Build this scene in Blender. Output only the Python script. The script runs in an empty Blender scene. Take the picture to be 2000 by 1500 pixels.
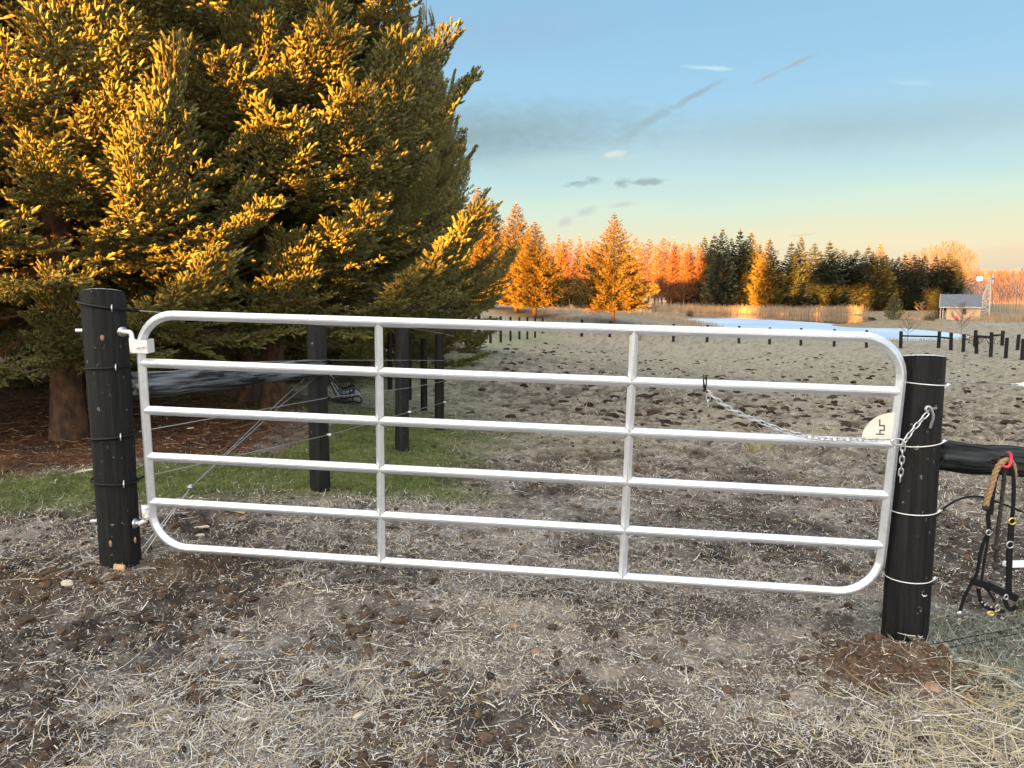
import bpy, bmesh, math, random
import numpy as np
from mathutils import Vector, Matrix, Euler
random.seed(7); RNG = np.random.default_rng(7)
C = bpy.context.scene.collection
SC = bpy.context.scene
# ------------------------------------------------------------------ camera, sky, sun, exposure
CAMZ = 1.5; PITCH = math.radians(6.5); FPX = 1500.0
cd = bpy.data.cameras.new('camera'); cd.sensor_width = 36; cd.lens = 27.0; cd.clip_end = 3000; cd.clip_start = .05
cam = bpy.data.objects.new('camera', cd); C.objects.link(cam)
cam.location = (0, 0, CAMZ); cam.rotation_euler = (math.radians(90) - PITCH, 0, 0); SC.camera = cam
SC.view_settings.view_transform = 'Standard'; SC.view_settings.look = 'None'
SC.view_settings.gamma = 1; SC.view_settings.use_curve_mapping = False
EV = 3.8; SC.view_settings.exposure = EV; KE = 2 ** -EV; GLOW = 6.8
SUN_AZ = math.radians(30); SUN_EL = math.radians(1.6)      # light travels to the right and away from the camera
SDIR = (math.sin(SUN_AZ), math.cos(SUN_AZ))
sl = bpy.data.lights.new('sun', 'SUN'); sl.energy = 5.0; sl.angle = math.radians(.6); sl.color = (1, .43, .065)
so = bpy.data.objects.new('sun', sl); C.objects.link(so)
so.rotation_euler = Vector((SDIR[0]*math.cos(SUN_EL), SDIR[1]*math.cos(SUN_EL), -math.sin(SUN_EL))).to_track_quat('-Z', 'Y').to_euler()

def at(px, py, y):
    """a point of the place: on the line of sight of that spot of the photograph, y metres ahead"""
    u = (px - 1000) / FPX; v = -(py - 750) / FPX
    c, s = math.cos(PITCH), math.sin(PITCH)
    t = y / (v*s + c)
    return Vector((u*t, y, CAMZ + (v*c - s)*t))
def at_z(px, py, z):
    a = at(px, py, 1.0); k = (z - CAMZ) / (a.z - CAMZ)
    return Vector((a.x*k, k, z))
def azel(px, py):
    d = at(px, py, 1.0) - Vector((0, 0, CAMZ))
    return math.degrees(math.atan2(d.x, d.y)), math.degrees(math.atan2(d.z, math.hypot(d.x, d.y)))

world = bpy.data.worlds.new('World'); SC.world = world; world.use_nodes = True
def build_world():
    nt = world.node_tree; N = nt.nodes; L = nt.links; N.clear()
    def M(op, a, b=None, c=None, clamp=False):
        n = N.new('ShaderNodeMath'); n.operation = op; n.use_clamp = clamp
        for i, x in enumerate((a, b, c)):
            if x is None: continue
            if isinstance(x, (int, float)): n.inputs[i].default_value = x
            else: L.new(x, n.inputs[i])
        return n.outputs[0]
    tc = N.new('ShaderNodeTexCoord'); sp = N.new('ShaderNodeSeparateXYZ'); L.new(tc.outputs['Generated'], sp.inputs[0])
    el = M('MULTIPLY', M('ARCSINE', sp.outputs[2]), 57.2958)
    az = M('MULTIPLY', M('ARCTAN2', sp.outputs[0], sp.outputs[1]), 57.2958)
    # soft waviness of the colour bands
    mp = N.new('ShaderNodeMapping'); mp.inputs['Scale'].default_value = (2.2, 2.2, 14)
    L.new(tc.outputs['Generated'], mp.inputs[0])
    nz = N.new('ShaderNodeTexNoise'); nz.inputs['Scale'].default_value = 2.0; nz.inputs['Detail'].default_value = 3
    L.new(mp.outputs[0], nz.inputs['Vector'])
    el2 = M('ADD', el, M('MULTIPLY', M('SUBTRACT', nz.outputs[0], .5), 2.2))
    rp = N.new('ShaderNodeValToRGB'); L.new(M('DIVIDE', el2, 90.0, clamp=True), rp.inputs[0])
    stops = [(0, (.57, .46, .43)), (1.2, (.65, .575, .47)), (3.2, (.73, .70, .54)), (5.0, (.63, .69, .56)), (6.6, (.51, .69, .65)),
             (8.4, (.39, .61, .69)), (11, (.31, .51, .65)), (14, (.25, .50, .73)), (20, (.21, .44, .68)), (32, (.18, .38, .66)), (60, (.16, .33, .60)), (90, (.15, .31, .56))]
    cr = rp.color_ramp
    while len(cr.elements) < len(stops): cr.elements.new(.5)
    for e, (d, col) in zip(cr.elements, stops): e.position = d/90; e.color = (*col, 1)
    col = rp.outputs[0]
    # fine ragged noise for cloud edges
    mp2 = N.new('ShaderNodeMapping'); mp2.inputs['Scale'].default_value = (60, 60, 120); L.new(tc.outputs['Generated'], mp2.inputs[0])
    n2 = N.new('ShaderNodeTexNoise'); n2.inputs['Scale'].default_value = 1.0; n2.inputs['Detail'].default_value = 5; L.new(mp2.outputs[0], n2.inputs['Vector'])
    rag = M('SUBTRACT', n2.outputs[0], .5)
    def cloud(p0, p1, w, colr, k, ragk=2.2, soft=.75, end=1.0):
        nonlocal col
        a0, e0 = azel(*p0); a1, e1 = azel(*p1)
        ca, ce = (a0+a1)/2, (e0+e1)/2; ln = math.hypot(a1-a0, e1-e0)/2; an = math.atan2(e1-e0, a1-a0)
        wd = w/FPX*57.3
        dx = M('SUBTRACT', az, ca); dy = M('SUBTRACT', el, ce)
        u = M('ADD', M('MULTIPLY', dx, math.cos(an)/ln), M('MULTIPLY', dy, math.sin(an)/ln))
        v = M('ADD', M('MULTIPLY', dx, -math.sin(an)/wd), M('MULTIPLY', dy, math.cos(an)/wd))
        r = M('ADD', M('SQRT', M('ADD', M('MULTIPLY', u, u), M('MULTIPLY', v, v))), M('MULTIPLY', rag, ragk))
        m = M('MULTIPLY', M('DIVIDE', M('SUBTRACT', 1.0, r), soft, clamp=True), k)
        mx = N.new('ShaderNodeMix'); mx.data_type = 'RGBA'; L.new(m, mx.inputs['Factor'])
        L.new(col, mx.inputs['A']); mx.inputs['B'].default_value = (*colr, 1); col = mx.outputs['Result']
    G = (.22, .34, .43)
    cloud((500, 268), (1360, 236), 72, (.175, .305, .385), .95, .6, .9)
    cloud((1200, 268), (2200, 205), 52, (.24, .40, .50), .75, .6, 1.1)
    cloud((700, 75), (1300, 30), 55, (.24, .41, .62), .7, .6, 1.1)
    cloud((900, 332), (1290, 312), 30, (.40, .57, .60), .7, .8, 1.0)
    cloud((1195, 276), (1340, 198), 13, G, .75, 1.3, .8)
    cloud((1290, 222), (1428, 147), 7, G, .85, 1.0, .8)
    cloud((1455, 171), (1530, 135), 4.5, (.27, .36, .45), .8, 1.0, .8); cloud((1510, 145), (1606, 99), 5, (.27, .36, .45), .85, 1.0, .8)
    cloud((1322, 129), (1452, 136), 5, (.55, .72, .84), .7, .9)
    cloud((1735, 158), (1840, 165), 7, (.44, .64, .78), .4, .9)
    cloud((1172, 304), (1224, 298), 8, (.66, .70, .66), .6)
    cloud((1098, 359), (1172, 356), 7, G, 1.0); cloud((1140, 348), (1182, 350), 6, G, .9)
    cloud((1196, 358), (1236, 354), 10, G, 1.0); cloud((1236, 357), (1300, 352), 8, G, 1.0)
    cloud((1084, 447), (1124, 422), 11, (.47, .54, .58), .95, .9); cloud((1116, 424), (1176, 402), 10, (.45, .53, .57), .95, .9)
    cloud((1180, 405), (1250, 394), 7, (.45, .55, .58), .95, .9)
    cloud((1535, 462), (1600, 456), 3, (.56, .56, .50), .7, .6); cloud((1500, 489), (1560, 487), 3, (.62, .58, .50), .5, .6)
    cloud((1880, 492), (2080, 485), 12, (.74, .58, .45), .5, .8)
    mul = N.new('ShaderNodeMix'); mul.data_type = 'RGBA'; mul.blend_type = 'MULTIPLY'; mul.inputs['Factor'].default_value = 1
    L.new(col, mul.inputs['A']); mul.inputs['B'].default_value = (KE, KE, KE, 1)
    bg = N.new('ShaderNodeBackground'); L.new(mul.outputs['Result'], bg.inputs[0]); bg.inputs[1].default_value = 1
    sky = N.new('ShaderNodeTexSky'); sky.sky_type = 'NISHITA'; sky.sun_disc = False
    sky.sun_elevation = SUN_EL; sky.sun_rotation = math.pi + SUN_AZ
    bg2 = N.new('ShaderNodeBackground'); L.new(sky.outputs[0], bg2.inputs[0]); bg2.inputs[1].default_value = .007
    # sunset side: the sky brightens smoothly towards the low sun behind the camera
    sd = (-SDIR[0]*math.cos(SUN_EL), -SDIR[1]*math.cos(SUN_EL), math.sin(SUN_EL))
    dt = M('ADD', M('ADD', M('MULTIPLY', sp.outputs[0], sd[0]), M('MULTIPLY', sp.outputs[1], sd[1])), M('MULTIPLY', sp.outputs[2], sd[2]))
    gl = M('POWER', M('MULTIPLY_ADD', dt, .5, .5, clamp=True), 3.0)
    bg3 = N.new('ShaderNodeBackground'); bg3.inputs[0].default_value = (1, .90, .78, 1); L.new(M('MULTIPLY', gl, GLOW*KE), bg3.inputs[1])
    ad0 = N.new('ShaderNodeAddShader'); L.new(bg3.outputs[0], ad0.inputs[0]); L.new(bg.outputs[0], ad0.inputs[1]); bg = ad0
    ad = N.new('ShaderNodeAddShader'); L.new(bg.outputs[0], ad.inputs[0]); L.new(bg2.outputs[0], ad.inputs[1])
    out = N.new('ShaderNodeOutputWorld'); L.new(ad.outputs[0], out.inputs[0])
build_world()

# ------------------------------------------------------------------ helpers
def tag(o, label=None, cat=None, group=None, kind=None):
    if label: o['label'] = label
    if cat: o['category'] = cat
    if group: o['group'] = group
    if kind: o['kind'] = kind
    return o
def empty(name, loc, label, cat, group=None):
    o = bpy.data.objects.new(name, None); C.objects.link(o); o.location = loc; o.empty_display_size = .1
    return tag(o, label, cat, group)
def link(name, me, parent=None, loc=None):
    o = bpy.data.objects.new(name, me); C.objects.link(o)
    if parent is not None: o.parent = parent
    if loc is not None: o.location = loc
    return o
ORD = 'first second third fourth fifth sixth seventh eighth ninth tenth eleventh twelfth thirteenth fourteenth fifteenth sixteenth seventeenth eighteenth nineteenth twentieth twenty-first twenty-second twenty-third twenty-fourth twenty-fifth twenty-sixth twenty-seventh twenty-eighth twenty-ninth thirtieth thirty-first thirty-second thirty-third thirty-fourth thirty-fifth thirty-sixth'.split()
def add_col(me, col, name='col'):
    a = me.color_attributes.new(name, 'FLOAT_COLOR', 'POINT')
    c4 = np.ones((len(me.vertices), 4), np.float32); c4[:, :3] = col
    a.data.foreach_set('color', c4.ravel())
def mesh_np(name, V, F, mats, mi=None, col=None, smooth=False):
    V = np.asarray(V, np.float32); F = np.asarray(F, np.int32)
    me = bpy.data.meshes.new(name); k = F.shape[1]
    me.vertices.add(len(V)); me.vertices.foreach_set('co', V.ravel())
    me.loops.add(F.size); me.loops.foreach_set('vertex_index', F.ravel())
    me.polygons.add(len(F)); me.polygons.foreach_set('loop_start', np.arange(0, F.size, k, dtype=np.int32))
    for m in mats: me.materials.append(m)
    if mi is not None: me.polygons.foreach_set('material_index', np.asarray(mi, np.int32))
    me.polygons.foreach_set('use_smooth', np.full(len(F), smooth))
    me.update(calc_edges=True)
    if col is not None: add_col(me, col)
    return me
class MB:
    """collects shapes; build() links them as ONE mesh object"""
    def __init__(s): s.v = []; s.f = []; s.m = []; s.sm = []; s.mi = 0; s.smooth = True
    def add(s, v, f, smooth=None):
        b = len(s.v); s.v += [tuple(x) for x in v]
        for q in f: s.f.append([b+i for i in q]); s.m.append(s.mi); s.sm.append(s.smooth if smooth is None else smooth)
    def box(s, c, sz, R=None):
        c = Vector(c); R = R or Matrix.Identity(3); h = [x/2 for x in sz]
        v = [c + R @ Vector((i*h[0], j*h[1], k*h[2])) for i in (-1, 1) for j in (-1, 1) for k in (-1, 1)]
        s.add(v, [(0, 1, 3, 2), (4, 6, 7, 5), (0, 4, 5, 1), (2, 3, 7, 6), (0, 2, 6, 4), (1, 5, 7, 3)], False)
    def bar(s, a, b, w, h, up=(0, 0, 1)):
        a = Vector(a); b = Vector(b); d = (b-a); ln = d.length; d.normalize(); up = Vector(up)
        if abs(d.dot(up)) > .98: up = Vector((0, 1, 0))
        x = d.cross(up).normalized(); z = x.cross(d)
        s.box((a+b)/2, (w, ln, h), Matrix((x, d, z)).transposed())
    def sweep(s, pts, prof, closed=False, up=(0, 0, 1), caps=True, scales=None, smooth=None):
        """prof: 2-D outline; first axis along 'side', second along the carried normal"""
        pts = [Vector(p) for p in pts]; n = len(pts); V = []; k = len(prof)
        prev = None
        for i in range(n):
            if closed: t = pts[(i+1) % n] - pts[i-1]
            else: t = pts[min(i+1, n-1)] - pts[max(i-1, 0)]
            t.normalize()
            if prev is None:
                u = Vector(up)
                if abs(u.dot(t)) > .95: u = Vector((1, 0, 0)) if abs(t.x) < .9 else Vector((0, 1, 0))
            else: u = prev
            x = t.cross(u).normalized(); z = x.cross(t).normalized(); prev = z
            sc = scales[i] if scales else 1
            for a, b in prof: V.append(pts[i] + x*(a*sc) + z*(b*sc))
        F = []
        for i in range(n if closed else n-1):
            j = (i+1) % n
            for q in range(k): r = (q+1) % k; F.append((i*k+q, i*k+r, j*k+r, j*k+q))
        if caps and not closed: F.append(tuple(range(k))[::-1]); F.append(tuple((n-1)*k+q for q in range(k)))
        s.add(V, F, smooth)
    def tube(s, pts, r, n=8, closed=False, scales=None, caps=True):
        s.sweep(pts, [(r*math.cos(2*math.pi*i/n), r*math.sin(2*math.pi*i/n)) for i in range(n)], closed, caps=caps, scales=scales)
    def band(s, pts, w, t, side=(0, 1, 0)):
        """a flat strap: width w in the plane across its run, thickness t along side"""
        s.sweep(pts, [(-t/2, -w/2), (t/2, -w/2), (t/2, w/2), (-t/2, w/2)], up=None or _strap_up(pts, side), smooth=False)
    def ball(s, c, r, n=8, sq=(1, 1, 1), jit=0, rnd=random):
        V = []; F = []; m = max(4, n//2)
        for i in range(m+1):
            th = math.pi*i/m
            for j in range(n):
                ph = 2*math.pi*j/n; k = 1 + rnd.uniform(-jit, jit)
                V.append((c[0]+r*k*sq[0]*math.sin(th)*math.cos(ph), c[1]+r*k*sq[1]*math.sin(th)*math.sin(ph), c[2]+r*k*sq[2]*math.cos(th)))
        for i in range(m):
            for j in range(n): F.append((i*n+j, (i+1)*n+j, (i+1)*n+(j+1) % n, i*n+(j+1) % n))
        s.add(V, F)
    def mesh(s, name, *mats):
        me = bpy.data.meshes.new(name); me.from_pydata(s.v, [], s.f)
        for m in mats: me.materials.append(m)
        me.polygons.foreach_set('material_index', s.m); me.polygons.foreach_set('use_smooth', s.sm)
        me.update(); return me
    def build(s, name, mat, parent=None, loc=None):
        mats = mat if isinstance(mat, (list, tuple)) else [mat]
        return link(name, s.mesh(name, *mats), parent, loc)
def _strap_up(pts, side):
    t = (Vector(pts[1]) - Vector(pts[0])).normalized(); u = Vector(side).cross(t)
    return u if u.length > .05 else Vector((1, 0, 0))
def smooth_path(pts, n=6, closed=False):
    P = [Vector(p) for p in pts]; out = []
    m = len(P)
    for i in range(m if closed else m-1):
        if closed: a, b, c, d = P[i-1], P[i], P[(i+1) % m], P[(i+2) % m]
        else: a, b, c, d = P[max(i-1, 0)], P[i], P[i+1], P[min(i+2, m-1)]
        for k in range(n):
            t = k/n
            out.append(.5*((2*b) + (c-a)*t + (2*a-5*b+4*c-d)*t*t + (3*b-a-3*c+d)*t**3))
    if not closed: out.append(P[-1])
    return out
# ---- value noise (numpy)
_T = np.random.default_rng(3).random((256, 256)).astype(np.float32)
def vnoise(x, y, sc, off=0):
    x = np.asarray(x, np.float64)*sc + off*17.3 + 1000; y = np.asarray(y, np.float64)*sc + off*9.1 + 1000
    xi = np.floor(x).astype(int); yi = np.floor(y).astype(int); fx = x-xi; fy = y-yi
    fx = fx*fx*(3-2*fx); fy = fy*fy*(3-2*fy)
    a = _T[xi & 255, yi & 255]; b = _T[(xi+1) & 255, yi & 255]; c = _T[xi & 255, (yi+1) & 255]; d = _T[(xi+1) & 255, (yi+1) & 255]
    return (a*(1-fx)+b*fx)*(1-fy) + (c*(1-fx)+d*fx)*fy
def fbm(x, y, sc, o=3, off=0):
    r = 0; a = 1; t = 0
    for i in range(o): r = r + a*vnoise(x, y, sc*2.03**i, off+i*3); t += a; a *= .5
    return r/t
def sstep(a, b, x): t = np.clip((x-a)/(b-a), 0, 1); return t*t*(3-2*t)

# ---- materials
def mat_new(name):
    m = bpy.data.materials.new(name); m.use_nodes = True; nt = m.node_tree
    return m, nt, nt.nodes['Principled BSDF']
def mat(name, c, rough=.6, metal=0, c2=None, sc=8, stretch=(1, 1, 1), bump=0, detail=4, lo=.35, hi=.65, spec=None, bsc=None, c3=None, sc3=40, th3=.62):
    m, nt, b = mat_new(name); N = nt.nodes; L = nt.links
    b.inputs['Base Color'].default_value = (*c, 1); b.inputs['Roughness'].default_value = rough; b.inputs['Metallic'].default_value = metal
    if spec is not None: b.inputs['Specular IOR Level'].default_value = spec
    if c2 is None and not bump: return m
    tc = N.new('ShaderNodeTexCoord'); mp = N.new('ShaderNodeMapping'); mp.inputs['Scale'].default_value = stretch
    L.new(tc.outputs['Object'], mp.inputs[0])
    nz = N.new('ShaderNodeTexNoise'); nz.inputs['Scale'].default_value = sc; nz.inputs['Detail'].default_value = detail; L.new(mp.outputs[0], nz.inputs['Vector'])
    col = None
    if c2 is not None:
        r = N.new('ShaderNodeValToRGB'); L.new(nz.outputs[0], r.inputs[0]); r.color_ramp.elements[0].position = lo; r.color_ramp.elements[1].position = hi
        r.color_ramp.elements[0].color = (*c, 1); r.color_ramp.elements[1].color = (*c2, 1); col = r.outputs[0]
    if c3 is not None:
        n3 = N.new('ShaderNodeTexNoise'); n3.inputs['Scale'].default_value = sc3; n3.inputs['Detail'].default_value = 2; L.new(tc.outputs['Object'], n3.inputs['Vector'])
        r3 = N.new('ShaderNodeValToRGB'); L.new(n3.outputs[0], r3.inputs[0]); r3.color_ramp.elements[0].position = th3; r3.color_ramp.elements[1].position = th3+.04
        r3.color_ramp.elements[0].color = (0, 0, 0, 1); r3.color_ramp.elements[1].color = (1, 1, 1, 1)
        mx = N.new('ShaderNodeMix'); mx.data_type = 'RGBA'; L.new(r3.outputs[0], mx.inputs['Factor']); L.new(col, mx.inputs['A']); mx.inputs['B'].default_value = (*c3, 1); col = mx.outputs['Result']
    if col is not None: L.new(col, b.inputs['Base Color'])
    if bump:
        bp = N.new('ShaderNodeBump'); bp.inputs['Strength'].default_value = bump; bp.inputs['Distance'].default_value = .01
        if bsc:
            nb = N.new('ShaderNodeTexNoise'); nb.inputs['Scale'].default_value = bsc; nb.inputs['Detail'].default_value = 4; L.new(mp.outputs[0], nb.inputs['Vector']); L.new(nb.outputs[0], bp.inputs['Height'])
        else: L.new(nz.outputs[0], bp.inputs['Height'])
        L.new(bp.outputs[0], b.inputs['Normal'])
    return m
def mat_attr(name, rough=.8, gain=1.0, noise=0, nsc=30, nsc2=0, bump=0, transl=0, objvar=0, spec=.3):
    """colour from the 'col' attribute, each piece its own"""
    m, nt, b = mat_new(name); N = nt.nodes; L = nt.links
    a = N.new('ShaderNodeAttribute'); a.attribute_name = 'col'; col = a.outputs['Color']
    if gain != 1:
        g = N.new('ShaderNodeMix'); g.data_type = 'RGBA'; g.blend_type = 'MULTIPLY'; g.inputs['Factor'].default_value = 1; L.new(col, g.inputs['A']); g.inputs['B'].default_value = (gain, gain, gain, 1); col = g.outputs['Result']
    b.inputs['Roughness'].default_value = rough; b.inputs['Specular IOR Level'].default_value = spec
    if noise or bump:
        tc = N.new('ShaderNodeTexCoord'); nz = N.new('ShaderNodeTexNoise'); nz.inputs['Scale'].default_value = nsc; nz.inputs['Detail'].default_value = 6; nz.inputs['Roughness'].default_value = .65
        L.new(tc.outputs['Object'], nz.inputs['Vector'])
        if noise:
            mr = N.new('ShaderNodeMapRange'); L.new(nz.outputs[0], mr.inputs[0]); mr.inputs[1].default_value = .25; mr.inputs[2].default_value = .75; mr.inputs[3].default_value = 1-noise; mr.inputs[4].default_value = 1+noise
            mx = N.new('ShaderNodeMix'); mx.data_type = 'RGBA'; mx.blend_type = 'MULTIPLY'; mx.inputs['Factor'].default_value = 1; L.new(col, mx.inputs['A']); L.new(mr.outputs[0], mx.inputs['B']); col = mx.outputs['Result']
        if bump:
            bp = N.new('ShaderNodeBump'); bp.inputs['Strength'].default_value = bump; bp.inputs['Distance'].default_value = .02; L.new(nz.outputs[0], bp.inputs['Height']); L.new(bp.outputs[0], b.inputs['Normal'])
    if nsc2:
        for sc2, amp in ((nsc2, .38), (nsc2*3.1, .34)):
            n2 = N.new('ShaderNodeTexNoise'); n2.inputs['Scale'].default_value = sc2; n2.inputs['Detail'].default_value = 4; n2.inputs['Roughness'].default_value = .6; L.new(tc.outputs['Object'], n2.inputs['Vector'])
            mr = N.new('ShaderNodeMapRange'); L.new(n2.outputs[0], mr.inputs[0]); mr.inputs[1].default_value = .3; mr.inputs[2].default_value = .7; mr.inputs[3].default_value = 1-amp; mr.inputs[4].default_value = 1+amp*.8
            mx = N.new('ShaderNodeMix'); mx.data_type = 'RGBA'; mx.blend_type = 'MULTIPLY'; mx.inputs['Factor'].default_value = 1; L.new(col, mx.inputs['A']); L.new(mr.outputs[0], mx.inputs['B']); col = mx.outputs['Result']
    if objvar:
        oi = N.new('ShaderNodeObjectInfo'); mr = N.new('ShaderNodeMapRange'); L.new(oi.outputs['Random'], mr.inputs[0]); mr.inputs[3].default_value = 1-objvar; mr.inputs[4].default_value = 1+objvar
        mx = N.new('ShaderNodeMix'); mx.data_type = 'RGBA'; mx.blend_type = 'MULTIPLY'; mx.inputs['Factor'].default_value = 1; L.new(col, mx.inputs['A']); L.new(mr.outputs[0], mx.inputs['B']); col = mx.outputs['Result']
    L.new(col, b.inputs['Base Color'])
    if transl:
        t = N.new('ShaderNodeBsdfTranslucent'); L.new(col, t.inputs[0]); ms = N.new('ShaderNodeMixShader'); ms.inputs[0].default_value = transl
        L.new(b.outputs[0], ms.inputs[1]); L.new(t.outputs[0], ms.inputs[2]); L.new(ms.outputs[0], nt.nodes['Material Output'].inputs[0])
    return m
m_post = mat('black_stained_wood', (.005, .0055, .006), .6, 0, (.021, .0205, .019), 5, (9, 9, .35), .9, detail=8, lo=.38, hi=.78, spec=.22, bsc=26, c3=(.15, .14, .12), sc3=36, th3=.70)
m_postfar = mat('black_post_wood', (.006, .006, .006), .8, 0, (.016, .015, .014), 6, (4, 4, .6), spec=.15)
m_rail = mat('weathered_black_log', (.007, .008, .009), .9, 0, (.060, .066, .068), 16, (.16, 3, 3), .5, detail=8, lo=.40, hi=.78, spec=.12, bsc=16)
m_rail2 = mat('frosted_black_log', (.016, .018, .020), .9, 0, (.30, .32, .33), 16, (.16, 3, 3), .5, detail=8, lo=.40, hi=.80, spec=.12, bsc=16)
m_frost = mat('frosted_end_grain', (.32, .38, .38), .8, 0, (.75, .80, .80), 60, bump=.5)
m_knot = mat('bare_knot_wood', (.16, .105, .06), .8, 0, (.30, .20, .11), 30)
m_bare = mat('split_bare_wood', (.45, .28, .13), .7, 0, (.60, .42, .22), 20, (1, 1, 4))
m_alu = mat('mill_finish_aluminium', (.65, .68, .73), .28, .62, (.75, .77, .79), 7, (1, 6, 6), .12, lo=.3, hi=.7, bsc=90)
m_white = mat('white_galvanised_steel', (.66, .66, .62), .45, .25, (.75, .75, .72), 40)
m_steel = mat('bright_zinc_steel', (.42, .43, .44), .3, .8, (.56, .56, .56), 60)
m_dull = mat('dull_galvanised_steel', (.33, .32, .30), .45, .7, (.42, .41, .39), 50)
m_wire = mat('thin_fence_wire', (.30, .29, .27), .45, .6)
m_black = mat('black_rubber', (.004, .004, .004), .5, spec=.3)
m_strap = mat('black_leather', (.003, .003, .0035), .55, 0, (.008, .008, .010), 60, bump=.2, spec=.2)
m_brass = mat('brass', (.75, .55, .18), .3, .9)
m_red = mat('red_plastic', (.70, .02, .05), .4)
m_iron = mat('black_cast_iron', (.008, .008, .008), .4)
m_slat = mat('skylit_frosty_slat', (.16, .17, .17), .7, 0, (.50, .54, .54), 14, lo=.35, hi=.65)  # modest frost, plus skylight on the slats put into the pale tone
m_bark = mat('spruce_bark', (.105, .050, .020), .9, 0, (.028, .015, .008), 14, (1, 1, .5), 1.0, bsc=24, c3=(.35, .24, .13), sc3=13, th3=.71)
m_darkbark = mat('grey_brown_bark', (.10, .075, .055), .9, 0, (.17, .13, .10), 10, (1, 1, .4), .6)
m_needle = mat_attr('spruce_needles', .62, .80, transl=.06, objvar=.16, spec=.35)
m_farneedle = mat_attr('distant_spruce_needles', .8, .84, objvar=.18, spec=.2)
m_twig = mat_attr('bare_twigs', .85, .84, objvar=.12, spec=.2)
m_ground = mat_attr('pasture_soil', .95, noise=.55, nsc=70, nsc2=4.3, bump=.8, spec=.1)
m_straw = mat_attr('straw', .75, spec=.3)
m_grass = mat_attr('grass', .7, transl=.1, spec=.3)
m_clod = mat_attr('soil_clods', .95, noise=.3, nsc=60, bump=.6, spec=.1)
m_stone = mat('pale_stone', (.42, .36, .28), .85, 0, (.55, .48, .38), 18, bump=.5)
m_clay = mat('clay_stone', (.19, .12, .075), .9, 0, (.30, .21, .145), 22, bump=.6)

# ------------------------------------------------------------------ the lie of the land
ZW = -2.6            # level of the pond
CP = []
def cp(px, py, d): p = at(px, py, d); CP.append((p.x, p.y, p.z))
for q in [(238, 1115, 3.95), (1768, 1275, 3.45), (625, 955, 5.9), (785, 880, 7.8), (858, 840, 10), (828, 799, 13.5), (797, 780, 15.2), (762, 760, 17),
          (130, 855, 8.3), (525, 795, 10.7), (470, 790, 11.2), (818, 683, 25.5), (882, 676, 30), (935, 670, 36.5), (978, 665.5, 42.5), (1014, 661, 48), (1060, 654, 57),
          (1136, 657.5, 57), (1191, 658, 57), (1249, 666, 57), (1315, 667, 57), (1381, 668, 57), (1443, 671, 57), (1503, 672.6, 57), (1564, 675, 57), (1629, 677, 57), (1692, 679, 57),
          (1759, 680, 57), (1833, 680, 56), (1857, 684, 53), (1881, 687, 50.5), (1907, 691, 48), (1935, 697, 45), (1964, 700, 43.3), (1996, 704, 41.8), (1957, 675, 60), (1988, 684, 50),
          (1772, 669, 64), (1878, 668, 64), (1197, 636, 61), (1015, 615, 64), (1280, 634, 66),
          (1870, 625, 115), (1745, 622, 112), (1815, 625, 112), (1960, 622, 118), (1700, 631, 118), (1800, 640, 100), (1900, 645, 92), (1980, 640, 95),
          (1150, 612, 120), (1240, 614, 120), (1000, 600, 200), (1200, 604, 200), (1330, 605, 196), (1460, 605, 196), (1600, 606, 196), (1750, 606, 190), (1900, 606, 190), (2050, 606, 190)]: cp(*q)
CP += [(-2, -6, 0), (2, -6, -.1), (-8, -6, .15), (8, -6, -.4), (0, 1.2, -.03), (-1.5, 1.5, .05), (1.5, 1.6, -.12), (0, 2.6, -.04), (-9, 6, .1), (-14, 10, .1), (-30, 20, .1), (-60, 60, .2), (-20, 50, -.5), (8, 4.5, -.5), (12, 9, -.8), (6, 14, -.75), (25, 20, -1.4), (60, 60, -2.3), (45, 30, -1.7), (-60, 200, -1), (140, 200, -2), (200, 100, -2), (0, 420, -2), (-300, 420, -1), (300, 420, -2)]
ICE = [(1296, 625), (1345, 622.5), (1400, 621), (1432, 620.6), (1500, 624), (1560, 627.7), (1640, 633.2), (1700, 637), (1762, 641), (1830, 647), (1880, 653), (1902, 657.5), (1893, 662), (1850, 666.5), (1790, 667), (1740, 664.5), (1650, 662), (1560, 660.5), (1480, 657), (1420, 648), (1375, 639), (1338, 632.5)]
WATER_FAR = [(1285, 622.5), (1320, 616), (1420, 613.5), (1560, 614), (1660, 615.5), (1705, 619), (1716, 627), (1700, 632.5)]
for q in ICE[::2]: p = at_z(q[0], q[1], ZW + .02); CP.append((p.x, p.y, ZW + .08))
for q in WATER_FAR[1:7]: p = at_z(q[0], q[1]-1.2, ZW + .05); CP.append((p.x, p.y, ZW + .10))
for q in [(1400, 628), (1480, 640), (1560, 645), (1640, 650), (1740, 655), (1820, 658), (1480, 618), (1580, 620), (1650, 624)]: p = at_z(q[0], q[1], ZW); CP.append((p.x, p.y, ZW - .55))
CP = np.array(CP)
def feat(x, y):
    yy = np.maximum(y, -2) + 4.0
    return np.clip(x/yy, -2.5, 2.5)*1.6, np.log(yy)
def tps(r2): return .5*r2*np.log(r2 + 1e-9)
_u, _v = feat(CP[:, 0], CP[:, 1]); _n = len(CP)
_K = tps((_u[:, None]-_u)**2 + (_v[:, None]-_v)**2) + np.eye(_n)*2e-4
_P = np.stack([np.ones(_n), _u, _v], 1)
_A = np.block([[_K, _P], [_P.T, np.zeros((3, 3))]]); _W = np.linalg.solve(_A, np.concatenate([CP[:, 2], np.zeros(3)]))
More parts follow.
